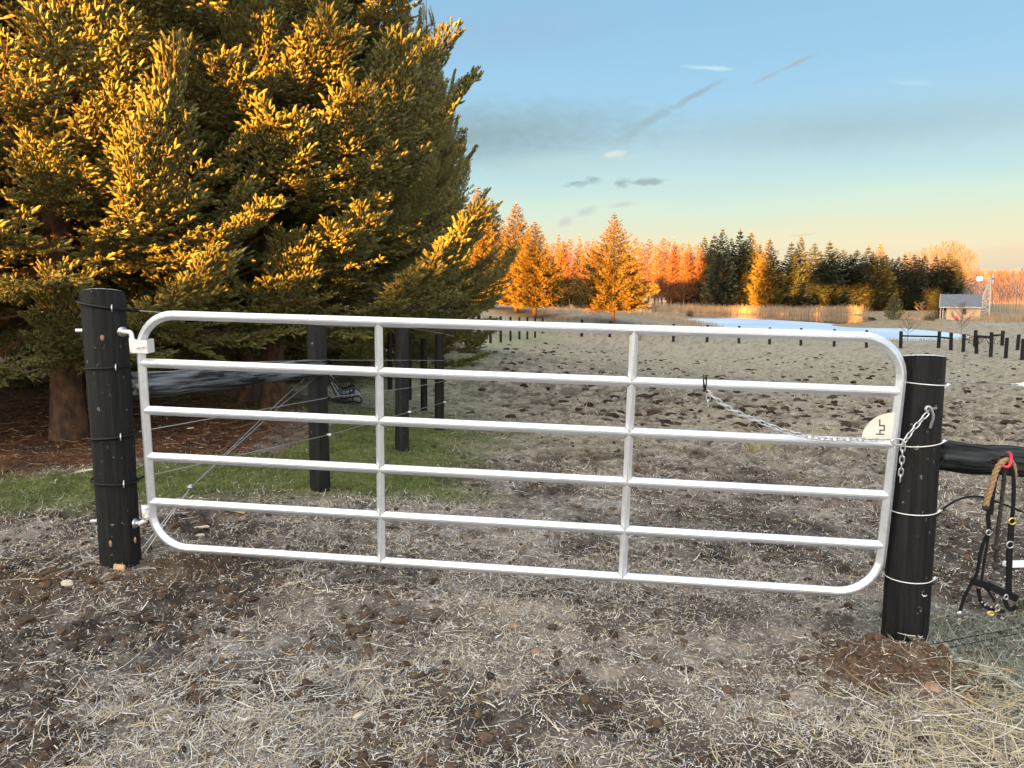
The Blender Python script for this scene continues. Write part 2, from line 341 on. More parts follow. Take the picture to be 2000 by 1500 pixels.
def base_z(x, y):
    x = np.atleast_1d(np.asarray(x, float)); y = np.atleast_1d(np.asarray(y, float)); sh = x.shape
    u, v = feat(x.ravel(), y.ravel()); out = np.empty(len(u))
    for i in range(0, len(u), 40000):
        a, b = u[i:i+40000], v[i:i+40000]
        out[i:i+40000] = tps((a[:, None]-_u)**2 + (b[:, None]-_v)**2) @ _W[:_n] + _W[_n] + _W[_n+1]*a + _W[_n+2]*b
    return out.reshape(sh)
def green_mask(x, y):      # grass verge along the spruces
    n = fbm(x, y, .8, 3, 5)
    lo = 5.0 + .55*sstep(-4, -1.4, x) + .5*(n-.5)
    hi = np.where(x < -2.2, 6.35 + .85*sstep(-4.2, -2.4, x), 11) + .8*(n-.5)
    a = sstep(lo-.25, lo+.45, y)*(1-sstep(hi-.3, hi+.3, y))*(1-sstep(-.95, .15, x - .9*(n-.5)))
    strip = np.exp(-((x - np.interp(y, [8, 10, 17, 25, 30, 57], [-1.6, -1.8, -3.2, -3.0, -2.3, 1.5]))/(1.5+.02*y))**2)*sstep(8.5, 11, y)*(1-sstep(55, 70, y))
    return np.clip(np.maximum(a, .85*strip), 0, 1)
def litter_mask(x, y):     # rusty needle litter under the spruces
    n = fbm(x, y, 1.0, 3, 9)
    lo = np.where(x < -2.2, 6.35 + .85*sstep(-4.2, -2.4, x), 8) + .8*(n-.5)
    return sstep(lo-.2, lo+.4, y)*(1-sstep(-2.7, -1.9, x + .28*np.maximum(y-8, 0) - .6*(n-.5)))*(1-sstep(34, 40, y)*1.0)*(1-.0*x)
def churn(x, y):           # hoof churned mud
    return sstep(.43, .62, fbm(x, y, .55, 3, 21)*.55 + fbm(x, y, 2.1, 3, 31)*.45)
def pasture_spots(x, y):
    rough = sstep(.36, .60, fbm(x, y, .35, 2, 95))*(1-.7*sstep(16, 42, y))
    a = vnoise(x, y, 3.1, 91)*.25 + vnoise(x, y*1.25, 7.6, 92)*.45 + vnoise(x, y, 15.5, 93)*.30
    return sstep(.585-.15*rough, .645-.11*rough, a)*(1-.35*sstep(18, 40, y))
def mound(x, y):
    a = np.exp(-(((x-1.62)/.26)**2 + ((y-3.22)/.17)**2))*.12 + np.exp(-(((x-1.83)/.16)**2 + ((y-3.14)/.13)**2))*.075
    b = np.exp(-(((x+2.35)/.5)**2 + ((y-3.7)/.25)**2))*.05 + np.exp(-(((x+1.72)/.22)**2 + ((y-4.0)/.2)**2))*.06
    return a + b
def micro(x, y):
    g = np.maximum(green_mask(x, y), litter_mask(x, y)*.8)
    k = (1-.75*g)*(1-sstep(30, 70, y))
    n = .055*(fbm(x, y, 1.3, 2, 1)-.5) + .050*(fbm(x, y, 4.5, 3, 2)-.5) + .030*(fbm(x, y, 13, 3, 4)-.5)
    hole = sstep(.60, .80, vnoise(x, y, 5.2, 8)); n = n - .032*hole*churn(x, y)
    lump = sstep(.62, .85, vnoise(x, y, 9.0, 14)); n = n + .022*lump
    far = sstep(5, 10, y); n = n + far*.05*sstep(.68, .9, vnoise(x, y, 2.1, 44)) - far*.045*pasture_spots(x, y)*(y > 4.5)
    return n*k + mound(x, y)
def H(x, y): return base_z(x, y) + micro(np.atleast_1d(np.asarray(x, float)), np.atleast_1d(np.asarray(y, float)))
def h1(x, y): return float(H(np.array([x]), np.array([y]))[0])
def lerp(a, b, t): t = np.asarray(t)[..., None]; return np.asarray(a)*(1-t) + np.asarray(b)*t
def ground_color(x, y):
    n1 = fbm(x, y, .9, 3, 51); n2 = fbm(x, y, 3.5, 3, 61); n3 = fbm(x, y, 11, 3, 71)
    mud = churn(x, y)
    c = lerp((.118, .098, .080), (.245, .212, .178), sstep(.35, .65, n2*.6+n3*.4))
    frost = sstep(.50, .68, fbm(x, y, .7, 3, 81)*.6 + n3*.4)
    c = lerp(c, (.36, .34, .31), .55*frost)
    c = lerp(c, (.052, .043, .036), mud*(.6+.4*sstep(.4, .6, n3)))
    # pasture turns paler, greyer and greener with distance, dotted with dark clods, their small shadows painted in
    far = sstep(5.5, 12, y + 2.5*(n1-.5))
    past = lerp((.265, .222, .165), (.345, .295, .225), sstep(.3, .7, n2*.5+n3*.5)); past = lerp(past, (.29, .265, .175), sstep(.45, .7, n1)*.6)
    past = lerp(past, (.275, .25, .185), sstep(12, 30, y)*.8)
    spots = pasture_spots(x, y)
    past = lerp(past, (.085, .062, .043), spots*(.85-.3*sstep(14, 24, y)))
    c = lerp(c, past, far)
    soil = np.clip(mound(x, y)/.06, 0, 1); c = lerp(c, (.095, .063, .040), .85*soil)
    # cold green tint right of the right-hand post
    rg = sstep(1.75, 2.0, x)*(1-sstep(3.5, 4.3, y))*sstep(2.5, 2.85, y); c = lerp(c, (.15, .17, .12), .7*rg)
    g = green_mask(x, y); gc = lerp((.072, .096, .024), (.135, .15, .048), sstep(.35, .7, n2)); gc = lerp(gc, (.27, .275, .165), sstep(9.5, 13, y)*.85)  # verge painted paler further back to offset the shade of the spruces
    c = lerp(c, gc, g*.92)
    lt = litter_mask(x, y); lc = lerp((.115, .048, .022), (.055, .028, .017), sstep(.35, .65, n2)); lc = lerp(lc, (.10, .075, .045), sstep(10.5, 13.5, y)*.5)
    c = lerp(c, lc, lt*.95)
    rd = sstep(62, 110, y)*(1-sstep(.5, .62, x/np.maximum(y, 1))*(1-sstep(110, 125, y))); c = lerp(c, lerp((.24, .18, .105), (.20, .17, .10), sstep(.4, .6, n1)), rd*.9)
    return np.clip(c, .01, 1)
def build_ground():
    ys = [-70, -50, -35, -25, -18, -12, -8, -5, -3, -1.5, -.5, .3, .8, 1.1, 1.3, 1.45]
    y = 1.55
    while y < 16: ys.append(y); y *= 1.0057 if y < 7 else 1.009
    while y < 120: ys.append(y); y *= 1.025
    while y < 900: ys.append(y); y *= 1.06
    ys = np.array(ys)
    t = np.linspace(-1, 1, 430); o = 1 + np.cumsum(.02*1.22**np.arange(25)); t = np.concatenate([-o[::-1], t, o])
    hw = np.maximum(ys, 1.5)*.80 + .15
    X = hw[:, None]*t[None]; Y = np.repeat(ys[:, None], len(t), 1)
    Z = base_z(X, Y) + micro(X, Y)
    V = np.stack([X, Y, Z], -1).reshape(-1, 3); nc = len(t); nr = len(ys)
    i = np.arange(nr-1)[:, None]*nc + np.arange(nc-1)[None]; F = np.stack([i, i+1, i+1+nc, i+nc], -1).reshape(-1, 4)
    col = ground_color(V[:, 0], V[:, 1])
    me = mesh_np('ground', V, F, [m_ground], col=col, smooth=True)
    tag(link('ground', me), kind='structure')
build_ground()
def poly_sheet(name, pts, z, m):
    P = [at_z(px, py, z) for px, py in pts]; bm = bmesh.new()
    f = bm.faces.new([bm.verts.new(p) for p in P]); bmesh.ops.triangulate(bm, faces=[f])
    me = bpy.data.meshes.new(name); bm.to_mesh(me); bm.free(); me.materials.append(m)
    if me.polygons[0].normal.z < 0: me.flip_normals()
    return tag(link(name, me), kind='structure')
m_ice = mat('pond_ice', (.30, .41, .52), .5, 0, (.42, .52, .62), .12, (1, .5, 1), lo=.35, hi=.65)
m_water = mat('dark_pond_water', (.02, .025, .03), .06, 0, (.03, .035, .035), .3, bump=.03)
poly_sheet('water', WATER_FAR + ICE[::-1], ZW, m_water)
poly_sheet('ice', ICE, ZW + .03, m_ice)

# ------------------------------------------------------------------ the gate
GH, GW = 1.208, 3.6
g_root = empty('farm_gate', (-1.863, 3.881, .208), 'long silver aluminium six bar farm gate with rounded corners', 'gate')
Rg = Matrix.Rotation(-.115, 3, 'Z') @ Matrix.Rotation(.0263, 3, 'Y') @ Matrix.Rotation(.0645, 3, 'X')
g_root.rotation_euler = Rg.to_euler()
GO = Vector(g_root.location)
def gpt(u, v, off=0): return GO + Rg @ Vector((u, -off, v))
def gate_hit(px, py, off=0):
    """point of the gate's own plane (off metres in front of it)"""
    o = Vector((0, 0, CAMZ)); d = at(px, py, 1.0) - o; n = Rg @ Vector((0, -1, 0)); p0 = GO + n*off
    return o + d*((p0-o).dot(n)/d.dot(n))
def g_uv(px, py): q = Rg.transposed() @ (gate_hit(px, py) - GO); return q.x, q.z
D, BV = .0226, .0056     # square tube set on edge: half diagonal, corner flat
dia = []
for i in range(4):
    a = i*math.pi/2
    for s_ in (-1, 1):
        c_, n_ = (D, s_*BV*.75); dia.append((c_*math.cos(a)-n_*math.sin(a), c_*math.sin(a)+n_*math.cos(a)))
RC = .185
def arc(cx, cz, a0, n=10): return [Vector((cx+RC*math.cos(a0+k*math.pi/2/n), 0, cz+RC*math.sin(a0+k*math.pi/2/n))) for k in range(n+1)]
loop = arc(GW-RC, GH-RC, 0) + arc(RC, GH-RC, math.pi/2) + arc(RC, RC, math.pi) + arc(GW-RC, RC, 1.5*math.pi)
b = MB(); b.smooth = False; b.sweep(loop, dia, True, up=(0, 1, 0)); b.build('frame', m_alu, g_root)
for k in range(1, 5):
    z = GH*(1-k/5); b = MB(); b.smooth = False; b.sweep([(0.006, 0, z), (GW-.006, 0, z)], dia, up=(0, 1, 0)); b.build('bar', m_alu, g_root)
for u in (1.215, 2.417):
    for k in range(5):
        z0, z1 = GH*(1-(k+1)/5), GH*(1-k/5); b = MB(); b.smooth = False
        b.sweep([(u, 0, z0+.004), (u, 0, z1-.004)], [(x*.86, y*.86) for x, y in dia], up=(0, 1, 0)); b.build('upright', m_alu, g_root)
    w = MB()
    for k in range(6):
        z = GH*(1-k/5)
        for s_ in (-1, 1):
            if (k == 0 and s_ > 0) or (k == 5 and s_ < 0): continue
            for t_ in (-1, 1): w.tube([(u, -.021, z+s_*.006), (u+t_*.021, -.004, z+s_*.024)], .0028, 5)
    tag(w.build('weld_beads', m_dull, g_root), kind='stuff')
# hinges on the left stile
def hinge(z, clamp):
    h = MB(); bu = -.044 if clamp else -.040
    if clamp:
        h.box((.012, -.0275, z), (.082, .006, .066)); h.box((.012, .0275, z), (.082, .006, .066)); h.box((.0505, 0, z), (.006, .057, .066))
    else:
        h.box((-.024, -.004, z), (.014, .012, .075))
    h.tube([(bu, 0, z-.040), (bu, 0, z+.036)], .0145, 16)
    h.box((-.030, -.012 if clamp else 0, z), (.022, .030 if clamp else .012, .060))
    o = h.build('hinge_bracket', m_white, g_root)
    for x, zz in (((.006, z-.003), (.032, z)) if clamp else ((-.024, z+.026), (-.024, z-.022))):
        bl = MB(); yy = -.030 if clamp else -.010; bl.tube([(x, yy, zz), (x, yy-.010, zz)], .0075, 6); bl.build('bolt', m_white, o)
HZ1 = g_uv(270, 675)[1]; HZ0 = g_uv(285, 1000)[1]
hinge(HZ1, True); hinge(HZ0, False)
# latch plate with its cut emblem, sticker
u0, v0 = g_uv(1741, 857); rp_ = .132
pl = MB(); pl.smooth = False
arcp = [(u0 - rp_*math.cos(a*math.pi/24), v0 + rp_*.93*math.sin(a*math.pi/24)) for a in range(13)]
fr = [(x, -.012, z) for x, z in arcp] + [(u0, -.012, v0)]; bk = [(x, -.008, z) for x, _, z in fr]; n = len(fr)
pl.add(fr + bk, [tuple(range(n))[::-1], tuple(range(n, 2*n))] + [(i, (i+1) % n, n+(i+1) % n, n+i) for i in range(n)])
m_plate = mat('pale_painted_plate', (.62, .58, .50), .6, 0, (.68, .65, .57), 20)
po = pl.build('latch_plate', m_plate, g_root)
em = MB(); em.smooth = False
def uvp(px, py, off): u, v = g_uv(px, py); return (u, -off, v)
segs = [((1716.3, 819), (1716.3, 829.7)), ((1716.3, 829.7), (1725.2, 829.7)), ((1725.2, 829.7), (1725.2, 838.8)), ((1725.2, 838.8), (1716.7, 838.8)), ((1716.7, 838.8), (1716.7, 846.6)), ((1709.6, 846.6), (1723.9, 846.6))]
for q0, q1 in segs:
    a0 = Vector(uvp(*q0, .0135)); a1 = Vector(uvp(*q1, .0135)); dd = (a1-a0).normalized()*.0022
    em.bar(a0-dd, a1+dd, .0045, .002, up=(0, 1, 0))
em.build('emblem', mat('dark_cut_slot', (.05, .045, .04), .7), po)
# sticker on the upper face of the top rail (small print, bar code)
def on_face(u, s):         # s along the sloping upper front face of the top rail, 0 ridge edge .. 1 front edge
    return Vector((u, -D*s*.98 - .0012, GH + D*(1-s)*.98 + .0012))
def face_patch(mb, ua, ub, sa, sb, lift):
    nrm = Vector((0, -1, 1)).normalized()*lift
    mb.add([on_face(ua, sb)+nrm, on_face(ub, sb)+nrm, on_face(ub, sa)+nrm, on_face(ua, sa)+nrm], [(0, 1, 2, 3)], False)
ua, ub = g_uv(1617, 655)[0], g_uv(1679, 655)[0]
st = MB(); face_patch(st, ua, ub, .2, .92, .0004); so_ = st.build('sticker', mat('white_label', (.80, .80, .80), .5), g_root)
ink = MB(); LU = ub-ua
face_patch(ink, ua+LU*.04, ua+LU*.085, .3, .52, .0008)
for r_ in range(3): face_patch(ink, ua+LU*.13, ua+LU*(.36+.03*r_), .5+.13*r_, .54+.13*r_, .0008)
for k in range(4): face_patch(ink, ua+LU*(.475+.035*k), ua+LU*(.498+.035*k), .26, .55, .0008)
face_patch(ink, ua+LU*.52, ua+LU*.57, .68, .78, .0008)
for k in range(9): face_patch(ink, ua+LU*(.67+.015*k), ua+LU*(.67+.015*k+random.uniform(.004, .010)), .27, .85, .0008)
for k in range(3): face_patch(ink, ua+LU*.88, ua+LU*.925, .27+.2*k, .40+.2*k, .0008)
ink.build('print', mat('black_ink', (.04, .04, .04), .6), so_)
mk = MB()   # scuff marks on the fourth bar
for k, px in enumerate((812, 818, 824, 830)):
    u, v = g_uv(px, 917); z4 = GH*.4 if False else GH*(1-3/5)
    mk.add([Vector((u, -D*.95-.001, z4+.002)), Vector((u+.004, -D*.95-.001, z4+.002)), Vector((u+.009, -.004, z4+D*.95)), Vector((u+.005, -.004, z4+D*.95))], [(0, 1, 2, 3)], False)
mk.build('scuff_marks', m_dull, g_root)

# ------------------------------------------------------------------ posts
def round_post(name, pb, pt, r0, r1, m, label, cat, group=None, frost=False, n=20, rings=9, parts=False):
    pb = Vector(pb); pt = Vector(pt); pb = pb - (pt-pb).normalized()*.12
    V = []; F = []; ax = (pt-pb); rn = random.Random(sum(map(ord, label)) & 255)
    ph = [rn.uniform(0, 6.28) for _ in range(3)]
    for i in range(rings+1):
        t = i/rings; c = pb + ax*t; r = r0 + (r1-r0)*t
        for j in range(n):
            a = 2*math.pi*j/n; k = 1 + .02*math.sin(2*a+ph[0]+t*2) + .014*math.sin(3*a+ph[1]-t*5) + .01*math.sin(7*t+ph[2])
            V.append(c + Vector((r*k*math.cos(a), r*k*math.sin(a), .004*math.sin(a*2+ph[1]) - (.06*r*math.sin(a) if frost else 0) if i == rings else 0)))
    for i in range(rings):
        for j in range(n): F.append((i*n+j, i*n+(j+1) % n, (i+1)*n+(j+1) % n, (i+1)*n+j))
    e = empty(name, pb, label, cat, group) if parts else None
    b = MB(); b.add([v-pb for v in V], F, True)
    b.mi = 1 if frost else 0
    top = [V[rings*n+j]-pb for j in range(n)]; c = pt-pb+Vector((0, 0, .001 if frost else .004))
    inner = [c + (v-c)*.93 + Vector((0, 0, .002 if frost else .006)) for v in top]
    b.add(top + inner + [c + Vector((0, 0, .003 if frost else .008))], [(j, (j+1) % n, n+(j+1) % n, n+j) for j in range(n)] + [(n+j, n+(j+1) % n, 2*n) for j in range(n)], False)
    if parts: b.build('shaft', [m, m_frost], e); return e
    o = b.build(name, [m, m_frost], None, pb); tag(o, label, cat, group); return o
def child(b, name, m, root): o = b.build(name, m, root); o.matrix_parent_inverse = Matrix.Translation(-root.location); return o
DL, DR = 3.96, 3.47
LB, LT = at(238, 1112, DL), at(200, 568, DL); LT.y = LB.y
RB, RT = at(1764, 1278, DR), at(1801, 695, DR)
lp = round_post('gate_post', LB, LT, .098, .106, m_post, 'black gate post on the left that carries the hinges', 'post', 'gate posts', True, 28, 14, True)
rp2 = round_post('gate_post', RB, RT, .099, .100, m_post, 'black gate post on the right with frosted top and chain hook', 'post', 'gate posts', True, 28, 14, True)
def axis_at(B, T, py, d):
    f = lambda t: B + (T-B)*t
    lo, hi = -.2, 1.2
    for _ in range(40):
        mid = (lo+hi)/2; p = f(mid); q = at(1000, py, p.y)
        if p.z > q.z: hi = mid
        else: lo = mid
    return f((lo+hi)/2)
def loop_round(B, T, py0, py1, r, a0=-math.pi, a1=0, n=16):
    """wire round a post: py0 on its left side, py1 on its right side (front half)"""
    p0 = axis_at(B, T, py0, 0); p1 = axis_at(B, T, py1, 0); out = []
    for k in range(n+1):
        a = a0 + (a1-a0)*k/n; t = (math.cos(a)+1)/2; c = p0 + (p1-p0)*t
        out.append(c + Vector((r*math.cos(a), r*math.sin(a), 0)))
    return out
# black insulated loops on the left post, white staples, tails to the fence wires
LLOOPS = [(588, 604, .0075, (272, 607)), (717, 715, .005, (268, 713)), (852, 848, .0075, (270, 843)), (934, 940, .006, (282, 931))]
for py0, py1, r, tail in LLOOPS:
    b = MB(); b.tube(loop_round(LB, LT, py0, py1, .108+r, -math.pi*1.25, .35, 26), r, 8); child(b, 'wire_loop', m_black, lp)
    b = MB(); e = loop_round(LB, LT, py0, py1, .108+r, 0, .3, 2)[-1]; tp = at(*tail, DL+.06); b.tube([e + Vector((-.02, -.01, 0)), tp], r*1.25, 8, scales=[1, .8]); child(b, 'insulator_sleeve', m_black, lp)
    b = MB(); c = loop_round(LB, LT, py0, py1, .108+r, -.75, -.75, 1)[0]
    b.tube(smooth_path([c + Vector((-.006, .01, .017)), c + Vector((.004, -.012, .010)), c + Vector((.005, -.014, -.004)), c + Vector((-.008, .01, -.017))], 4), .003, 6); child(b, 'staple', m_white, lp)
# threaded hinge bolts through the left post
def hinge_bolt(pxn, pyn, gz, down):
    top = gpt(-.044 if down else -.040, gz + (-.048 if not down else .046)); nut = at(pxn, pyn, DL-.085); b = MB()
    el = Vector((top.x, top.y, nut.z)) + Vector((-.008, 0, 0))
    b.tube(smooth_path([nut, nut.lerp(el, .5), el + Vector((0, 0, (.012 if not down else .0))), top, top + Vector((0, 0, -.03 if down else .03))], 6), .0115, 12)
    child(b, 'hinge_pin', m_white, lp)
    b = MB(); d = (el-nut).normalized(); b.tube([nut - d*.008, nut + d*.002], .025, 18); b.tube([nut, nut + d*.014], .018, 6); child(b, 'nut', m_steel, lp)
hinge_bolt(240, 648, HZ1, True); hinge_bolt(265, 1022, HZ0, False)
b = MB(); p = at(165, 645, DL-.02); b.tube([at(147, 645.5, DL-.05), at(175, 645, DL-.02)], .009, 10); child(b, 'bolt_end', m_white, lp)
b = MB(); b.tube([at(178, 1017.5, DL+.02), at(205, 1017, DL)], .008, 10); child(b, 'bolt_end', m_white, lp)
b = MB(); p = at(233, 1108, DL-.108); b.box(p, (.055, .012, .028), Matrix.Rotation(.15, 3, 'Y')); b.box(p + Vector((.012, -.004, -.006)), (.035, .012, .024), Matrix.Rotation(-.2, 3, 'Y')); child(b, 'split_wood', m_bare, lp)
b = MB(); b.ball(at(199, 660, DL-.1), .014, 8, (1, .35, 1.2)); b.ball(at(216, 1062, DL-.1), .012, 8, (.7, .3, 1.6)); b.ball(at(264, 1055, DL-.07), .010, 8, (.7, .5, 1.8)); child(b, 'bare_knot', m_knot, lp)
# white wire ties on the right post
for py0, py1 in ((744, 750), (868, 858), (996, 993), (1125, 1123)):
    b = MB(); b.tube(loop_round(RB, RT, py0, py1, .103, -math.pi*1.2, .2, 22), .0026, 6)
    e = loop_round(RB, RT, py0, py1, .105, -.45, -.45, 1)[0]
    b.tube([e, e + Vector((.012, .008, .005))], .005, 6); b.tube([e + Vector((-.02, -.01, -.012)), e + Vector((.02, .004, .004))], .003, 6); child(b, 'wire_tie', m_white, rp2)
b = MB(); b.tube(smooth_path([at(1812, 1120, DR-.08), at(1807, 1180, DR-.09), at(1806, 1225, DR-.095), at(1796, 1262, DR-.10), at(1777, 1290, DR-.11)], 6), .0085, 8); child(b, 'cable_conduit', m_black, rp2)
b = MB()
for px, py in ((1804, 1163), (1796, 1243)): b.tube([at(px-3, py-2, DR-.10), at(px, py+2, DR-.115), at(px+6, py, DR-.10)], .003, 6)
child(b, 'conduit_clip', m_white, rp2)
# pigtail hook of the chain
b = MB(); hd = DR-.115
b.tube(smooth_path([at(1829, 797, hd+.03), at(1819, 799, hd), at(1811, 803, hd-.02), at(1808, 799, hd-.02), at(1811, 794.5, hd-.02), at(1817, 796, hd-.022), at(1821, 804, hd-.02), at(1823, 815, hd-.018), at(1820, 826, hd-.012), at(1817, 836, hd-.005)], 6), .0062, 8)
child(b, 'hook', m_dull, rp2)
# brace rails
def log_rail(name, a, c, r0, r1, m, label, cat='rail'):
    a = Vector(a); c = Vector(c); b = MB(); ln = (c-a).length; rn = random.Random(len(label)); N_ = 40
    sc = [(r0+(r1-r0)*i/N_)/r0*(1+rn.uniform(-.012, .012)) for i in range(N_+1)]
    b.tube([Vector((ln*i/N_, .004*math.sin(i*.9), .004*math.sin(i*.55+1))) for i in range(N_+1)], r0, 22, scales=sc); o = b.build(name, m, None, a)
    o.rotation_euler = (c-a).to_track_quat('X', 'Z').to_euler(); return tag(o, label, cat)
log_rail('brace_rail', at(246, 756, DL+.06), at(624, 719, 5.88), .073, .069, m_rail2, 'weathered black log rail from the left gate post to the next fence post')
log_rail('brace_rail', at(1824, 889, DR+.02), at(2290, 927, DR+.12), .071, .072, m_rail, 'thick black log rail leaving the right gate post, halter hung on it')

FP = [('P1', (625, 955), (618, 630), 5.9, .077, 'black fence post at the far end of the weathered log rail'),
      ('P2', (785, 880), (785, 638), 7.8, .071, 'black fence post right of the bench, thickest of the posts seen in the gate middle'),
      ('P3', (858, 840), (858, 654), 10, .062, 'black fence post with insulators on top, at the fence corner'),
      ('P4', (828, 799), (828, 662), 13.5, .058, 'short black post just left of the corner post'),
      ('P5', (799, 780), (798, 652), 15.2, .055, 'black post half hidden behind the thick post by the bench'),
      ('P6', (762, 760), (761, 652), 17, .055, 'black post seen just right of the first gate upright')]
PTS = {}
for nm, pb, pt, d, r, lab in FP:
    B_, T_ = at(*pb, d), at(*pt, d); PTS[nm] = (B_, T_, r)
    round_post('fence_post', B_, T_, r*1.03, r*.97, m_post if d < 9 else m_postfar, lab, 'post', 'posts of the wire fence beside the spruces')
row = [(818, 683), (882, 676), (910, 674), (935, 671), (958, 669), (978, 666), (997, 663.5), (1014.5, 661), (1030, 659), (1045, 656.5), (1060, 654)]
for i, (px, py) in enumerate(row):
    d = 9641*1.15/(1253-px); B_ = at(px, py, d); T_ = B_ + Vector((0, 0, 1.28))
    round_post('fence_post', B_, T_, .068, .062, m_postfar, f'{ORD[i]} black post, from the near end, of the row running away along the grass verge', 'post', 'posts running away along the verge', n=10, rings=2)
acr = [(1136, 657.5, 624), (1191, 658, 627), (1249, 666, 629), (1315, 667, 632.5), (1381, 668, 635), (1443, 671, 637), (1503, 672.6, 639.6), (1564, 675, 641), (1629, 677, 643), (1692, 679, 645)]
for i, (px, py, ty) in enumerate(acr):
    round_post('fence_post', at(px, py, 57), at(px+1, ty, 57), .105, .10, m_postfar if i != 2 else m_darkbark, f'{ORD[i]} post from the left in the fence across the far end of the pasture' if i != 2 else 'pale brown post in the far fence right of the lone golden spruce trunk', 'post', 'posts across the far end of the pasture', n=10, rings=2)
rgt = [(1759, 680, 1760, 647, 57, 'left post of the far black rail section in front of the ice'), (1833, 680, 1835, 647.6, 56, 'middle post of the far black rail section in front of the ice'), (1857, 684, 1858, 650, 53, 'right post of the far black rail section in front of the ice'),
       (1881, 687, 1883, 652.6, 50.5, 'lone black post right of the far rail section, beside a bare tree'), (1907, 691, 1907.5, 655, 48, 'left front post of the small railed corner on the right'), (1935, 697, 1937, 649, 45, 'right front post of the small railed corner on the right'),
       (1964, 700, 1967, 660, 43.3, 'black post standing alone between the railed corner and the picture edge'), (1996, 704, 1998.5, 662, 41.8, 'rightmost near black post of the far fence'),
       (1904, 677, 1906, 645, 58, 'rear left post of the small railed corner on the right'), (1957, 675, 1959, 646, 60, 'rear right post of the small railed corner on the right'), (1987, 685, 1990, 653.5, 50, 'rear black post next to the rightmost near post')]
for bx, by, tx, ty, d, lab in rgt: round_post('fence_post', at(bx, by, d), at(tx, ty, d), .115*d/57+.01, .11*d/57+.01, m_postfar, lab, 'post', 'posts of the far fence corner on the right', n=10, rings=2)
def rail(a, c, r, lab, m=m_postfar): 
    b = MB(); a = Vector(a); c = Vector(c); b.tube([Vector((0, 0, 0)), c-a], r, 8); return tag(b.build('fence_rail', m, None, a), lab, 'rail', 'black rails of the far fence')
rail(at(1759, 656, 57), at(1834, 657.5, 56), .06, 'long black rail in front of the ice on the pond'); rail(at(1834, 658.5, 56), at(1857, 661, 53), .06, 'short black rail continuing right of the long rail by the ice')
rail(at(1908, 656.5, 47.9), at(1936, 659, 45), .075, 'front black rail of the small railed corner'); rail(at(1937, 655.5, 45), at(1959, 654, 60), .07, 'rear black rail of the small railed corner')
rail(at(1050, 631, 57), at(1136, 633.5, 57), .08, 'black rail across the fence corner in front of the golden spruces'); rail(at(905, 625, 33), at(1030, 630, 51), .06, 'low black rail along the verge under the dark spruces')
# fence wires along the spruces
def wire(pts, r, lab, m=m_wire, name='fence_wire', grp='wires of the fence beside the spruces', cat='wire'):
    P = [Vector(p) for p in pts]; b = MB(); b.tube([p-P[0] for p in P], r, 5); return tag(b.build(name, m, None, P[0]), lab, cat, grp)
def pz(nm, py): B_, T_, r = PTS[nm]; p = axis_at(B_, T_, py, 0); return p + Vector((r+.008, -r*.3, 0))
wire([at(272, 607, DL+.06), pz('P1', 636), pz('P2', 640), pz('P3', 652), at(888, 657, 11.5)], .0028, 'topmost fence wire from the left post behind the top bar')
wire([at(268, 713, DL+.06), pz('P1', 703), pz('P2', 703.5), pz('P3', 704)], .003, 'second fence wire from the top, level above the log rail')
wire([at(270, 843, DL+.06), pz('P1', 776), pz('P2', 757), pz('P3', 744)], .0035, 'third fence wire from the top, crossing in front of the bench')
wire([at(282, 931, DL+.06), pz('P1', 848), pz('P2', 804), pz('P3', 785)], .0035, 'lowest fence wire along the spruces')
for nm, ys_ in (('P1', (703, 776, 848)), ('P2', (703.5, 757, 804)), ('P3', (652, 704, 744, 785))):
    for k, py in enumerate(ys_):
        p = pz(nm, py); b = MB(); b.tube([Vector((-.02, 0, 0)), Vector((.008, -.004, 0))], .010, 7); b.ball((.006, -.004, 0), .013, 7)
        tag(b.build('wire_insulator', m_black if k != len(ys_)-1 else m_white, None, p), {'P1': 'insulator on the post at the end of the log rail', 'P2': 'insulator on the thick post right of the bench', 'P3': 'insulator on the fence corner post'}[nm] + f', {ORD[k]} from the top', 'insulator', 'wire insulators')
# twisted brace wires with a ratchet
root = empty('brace_wire', at(373, 951, 4.5), 'bright diagonal brace wires crossing behind the left of the gate with a ratchet', 'wire')
A0 = at(612, 733, 5.82); R0 = at(373, 951, 4.5); E0 = at(272, 1086, 4.02)
for o1, o2 in ((Vector((-.03, 0, .01)), Vector((.02, 0, .004))), (Vector((.03, 0, -.01)), Vector((-.02, 0, -.004)))):
    b = MB(); b.tube([A0+o1, at(545, 790, 5.45)+o1*.5, R0, E0+o2], .0026, 6); child(b, 'wire', m_steel, root)
b = MB(); b.ball(R0, .017, 10, (1, .8, 1)); b.tube([R0 + Vector((-.014, -.01, 0)), R0 + Vector((.014, -.014, 0))], .011, 10); child(b, 'ratchet', m_steel, root)
b = MB(); b.tube(smooth_path([A0 + Vector((-.09, -.02, -.06)), A0 + Vector((-.04, -.09, -.01)), A0 + Vector((.03, -.09, .05))], 6), .003, 6); child(b, 'wire', m_steel, root)

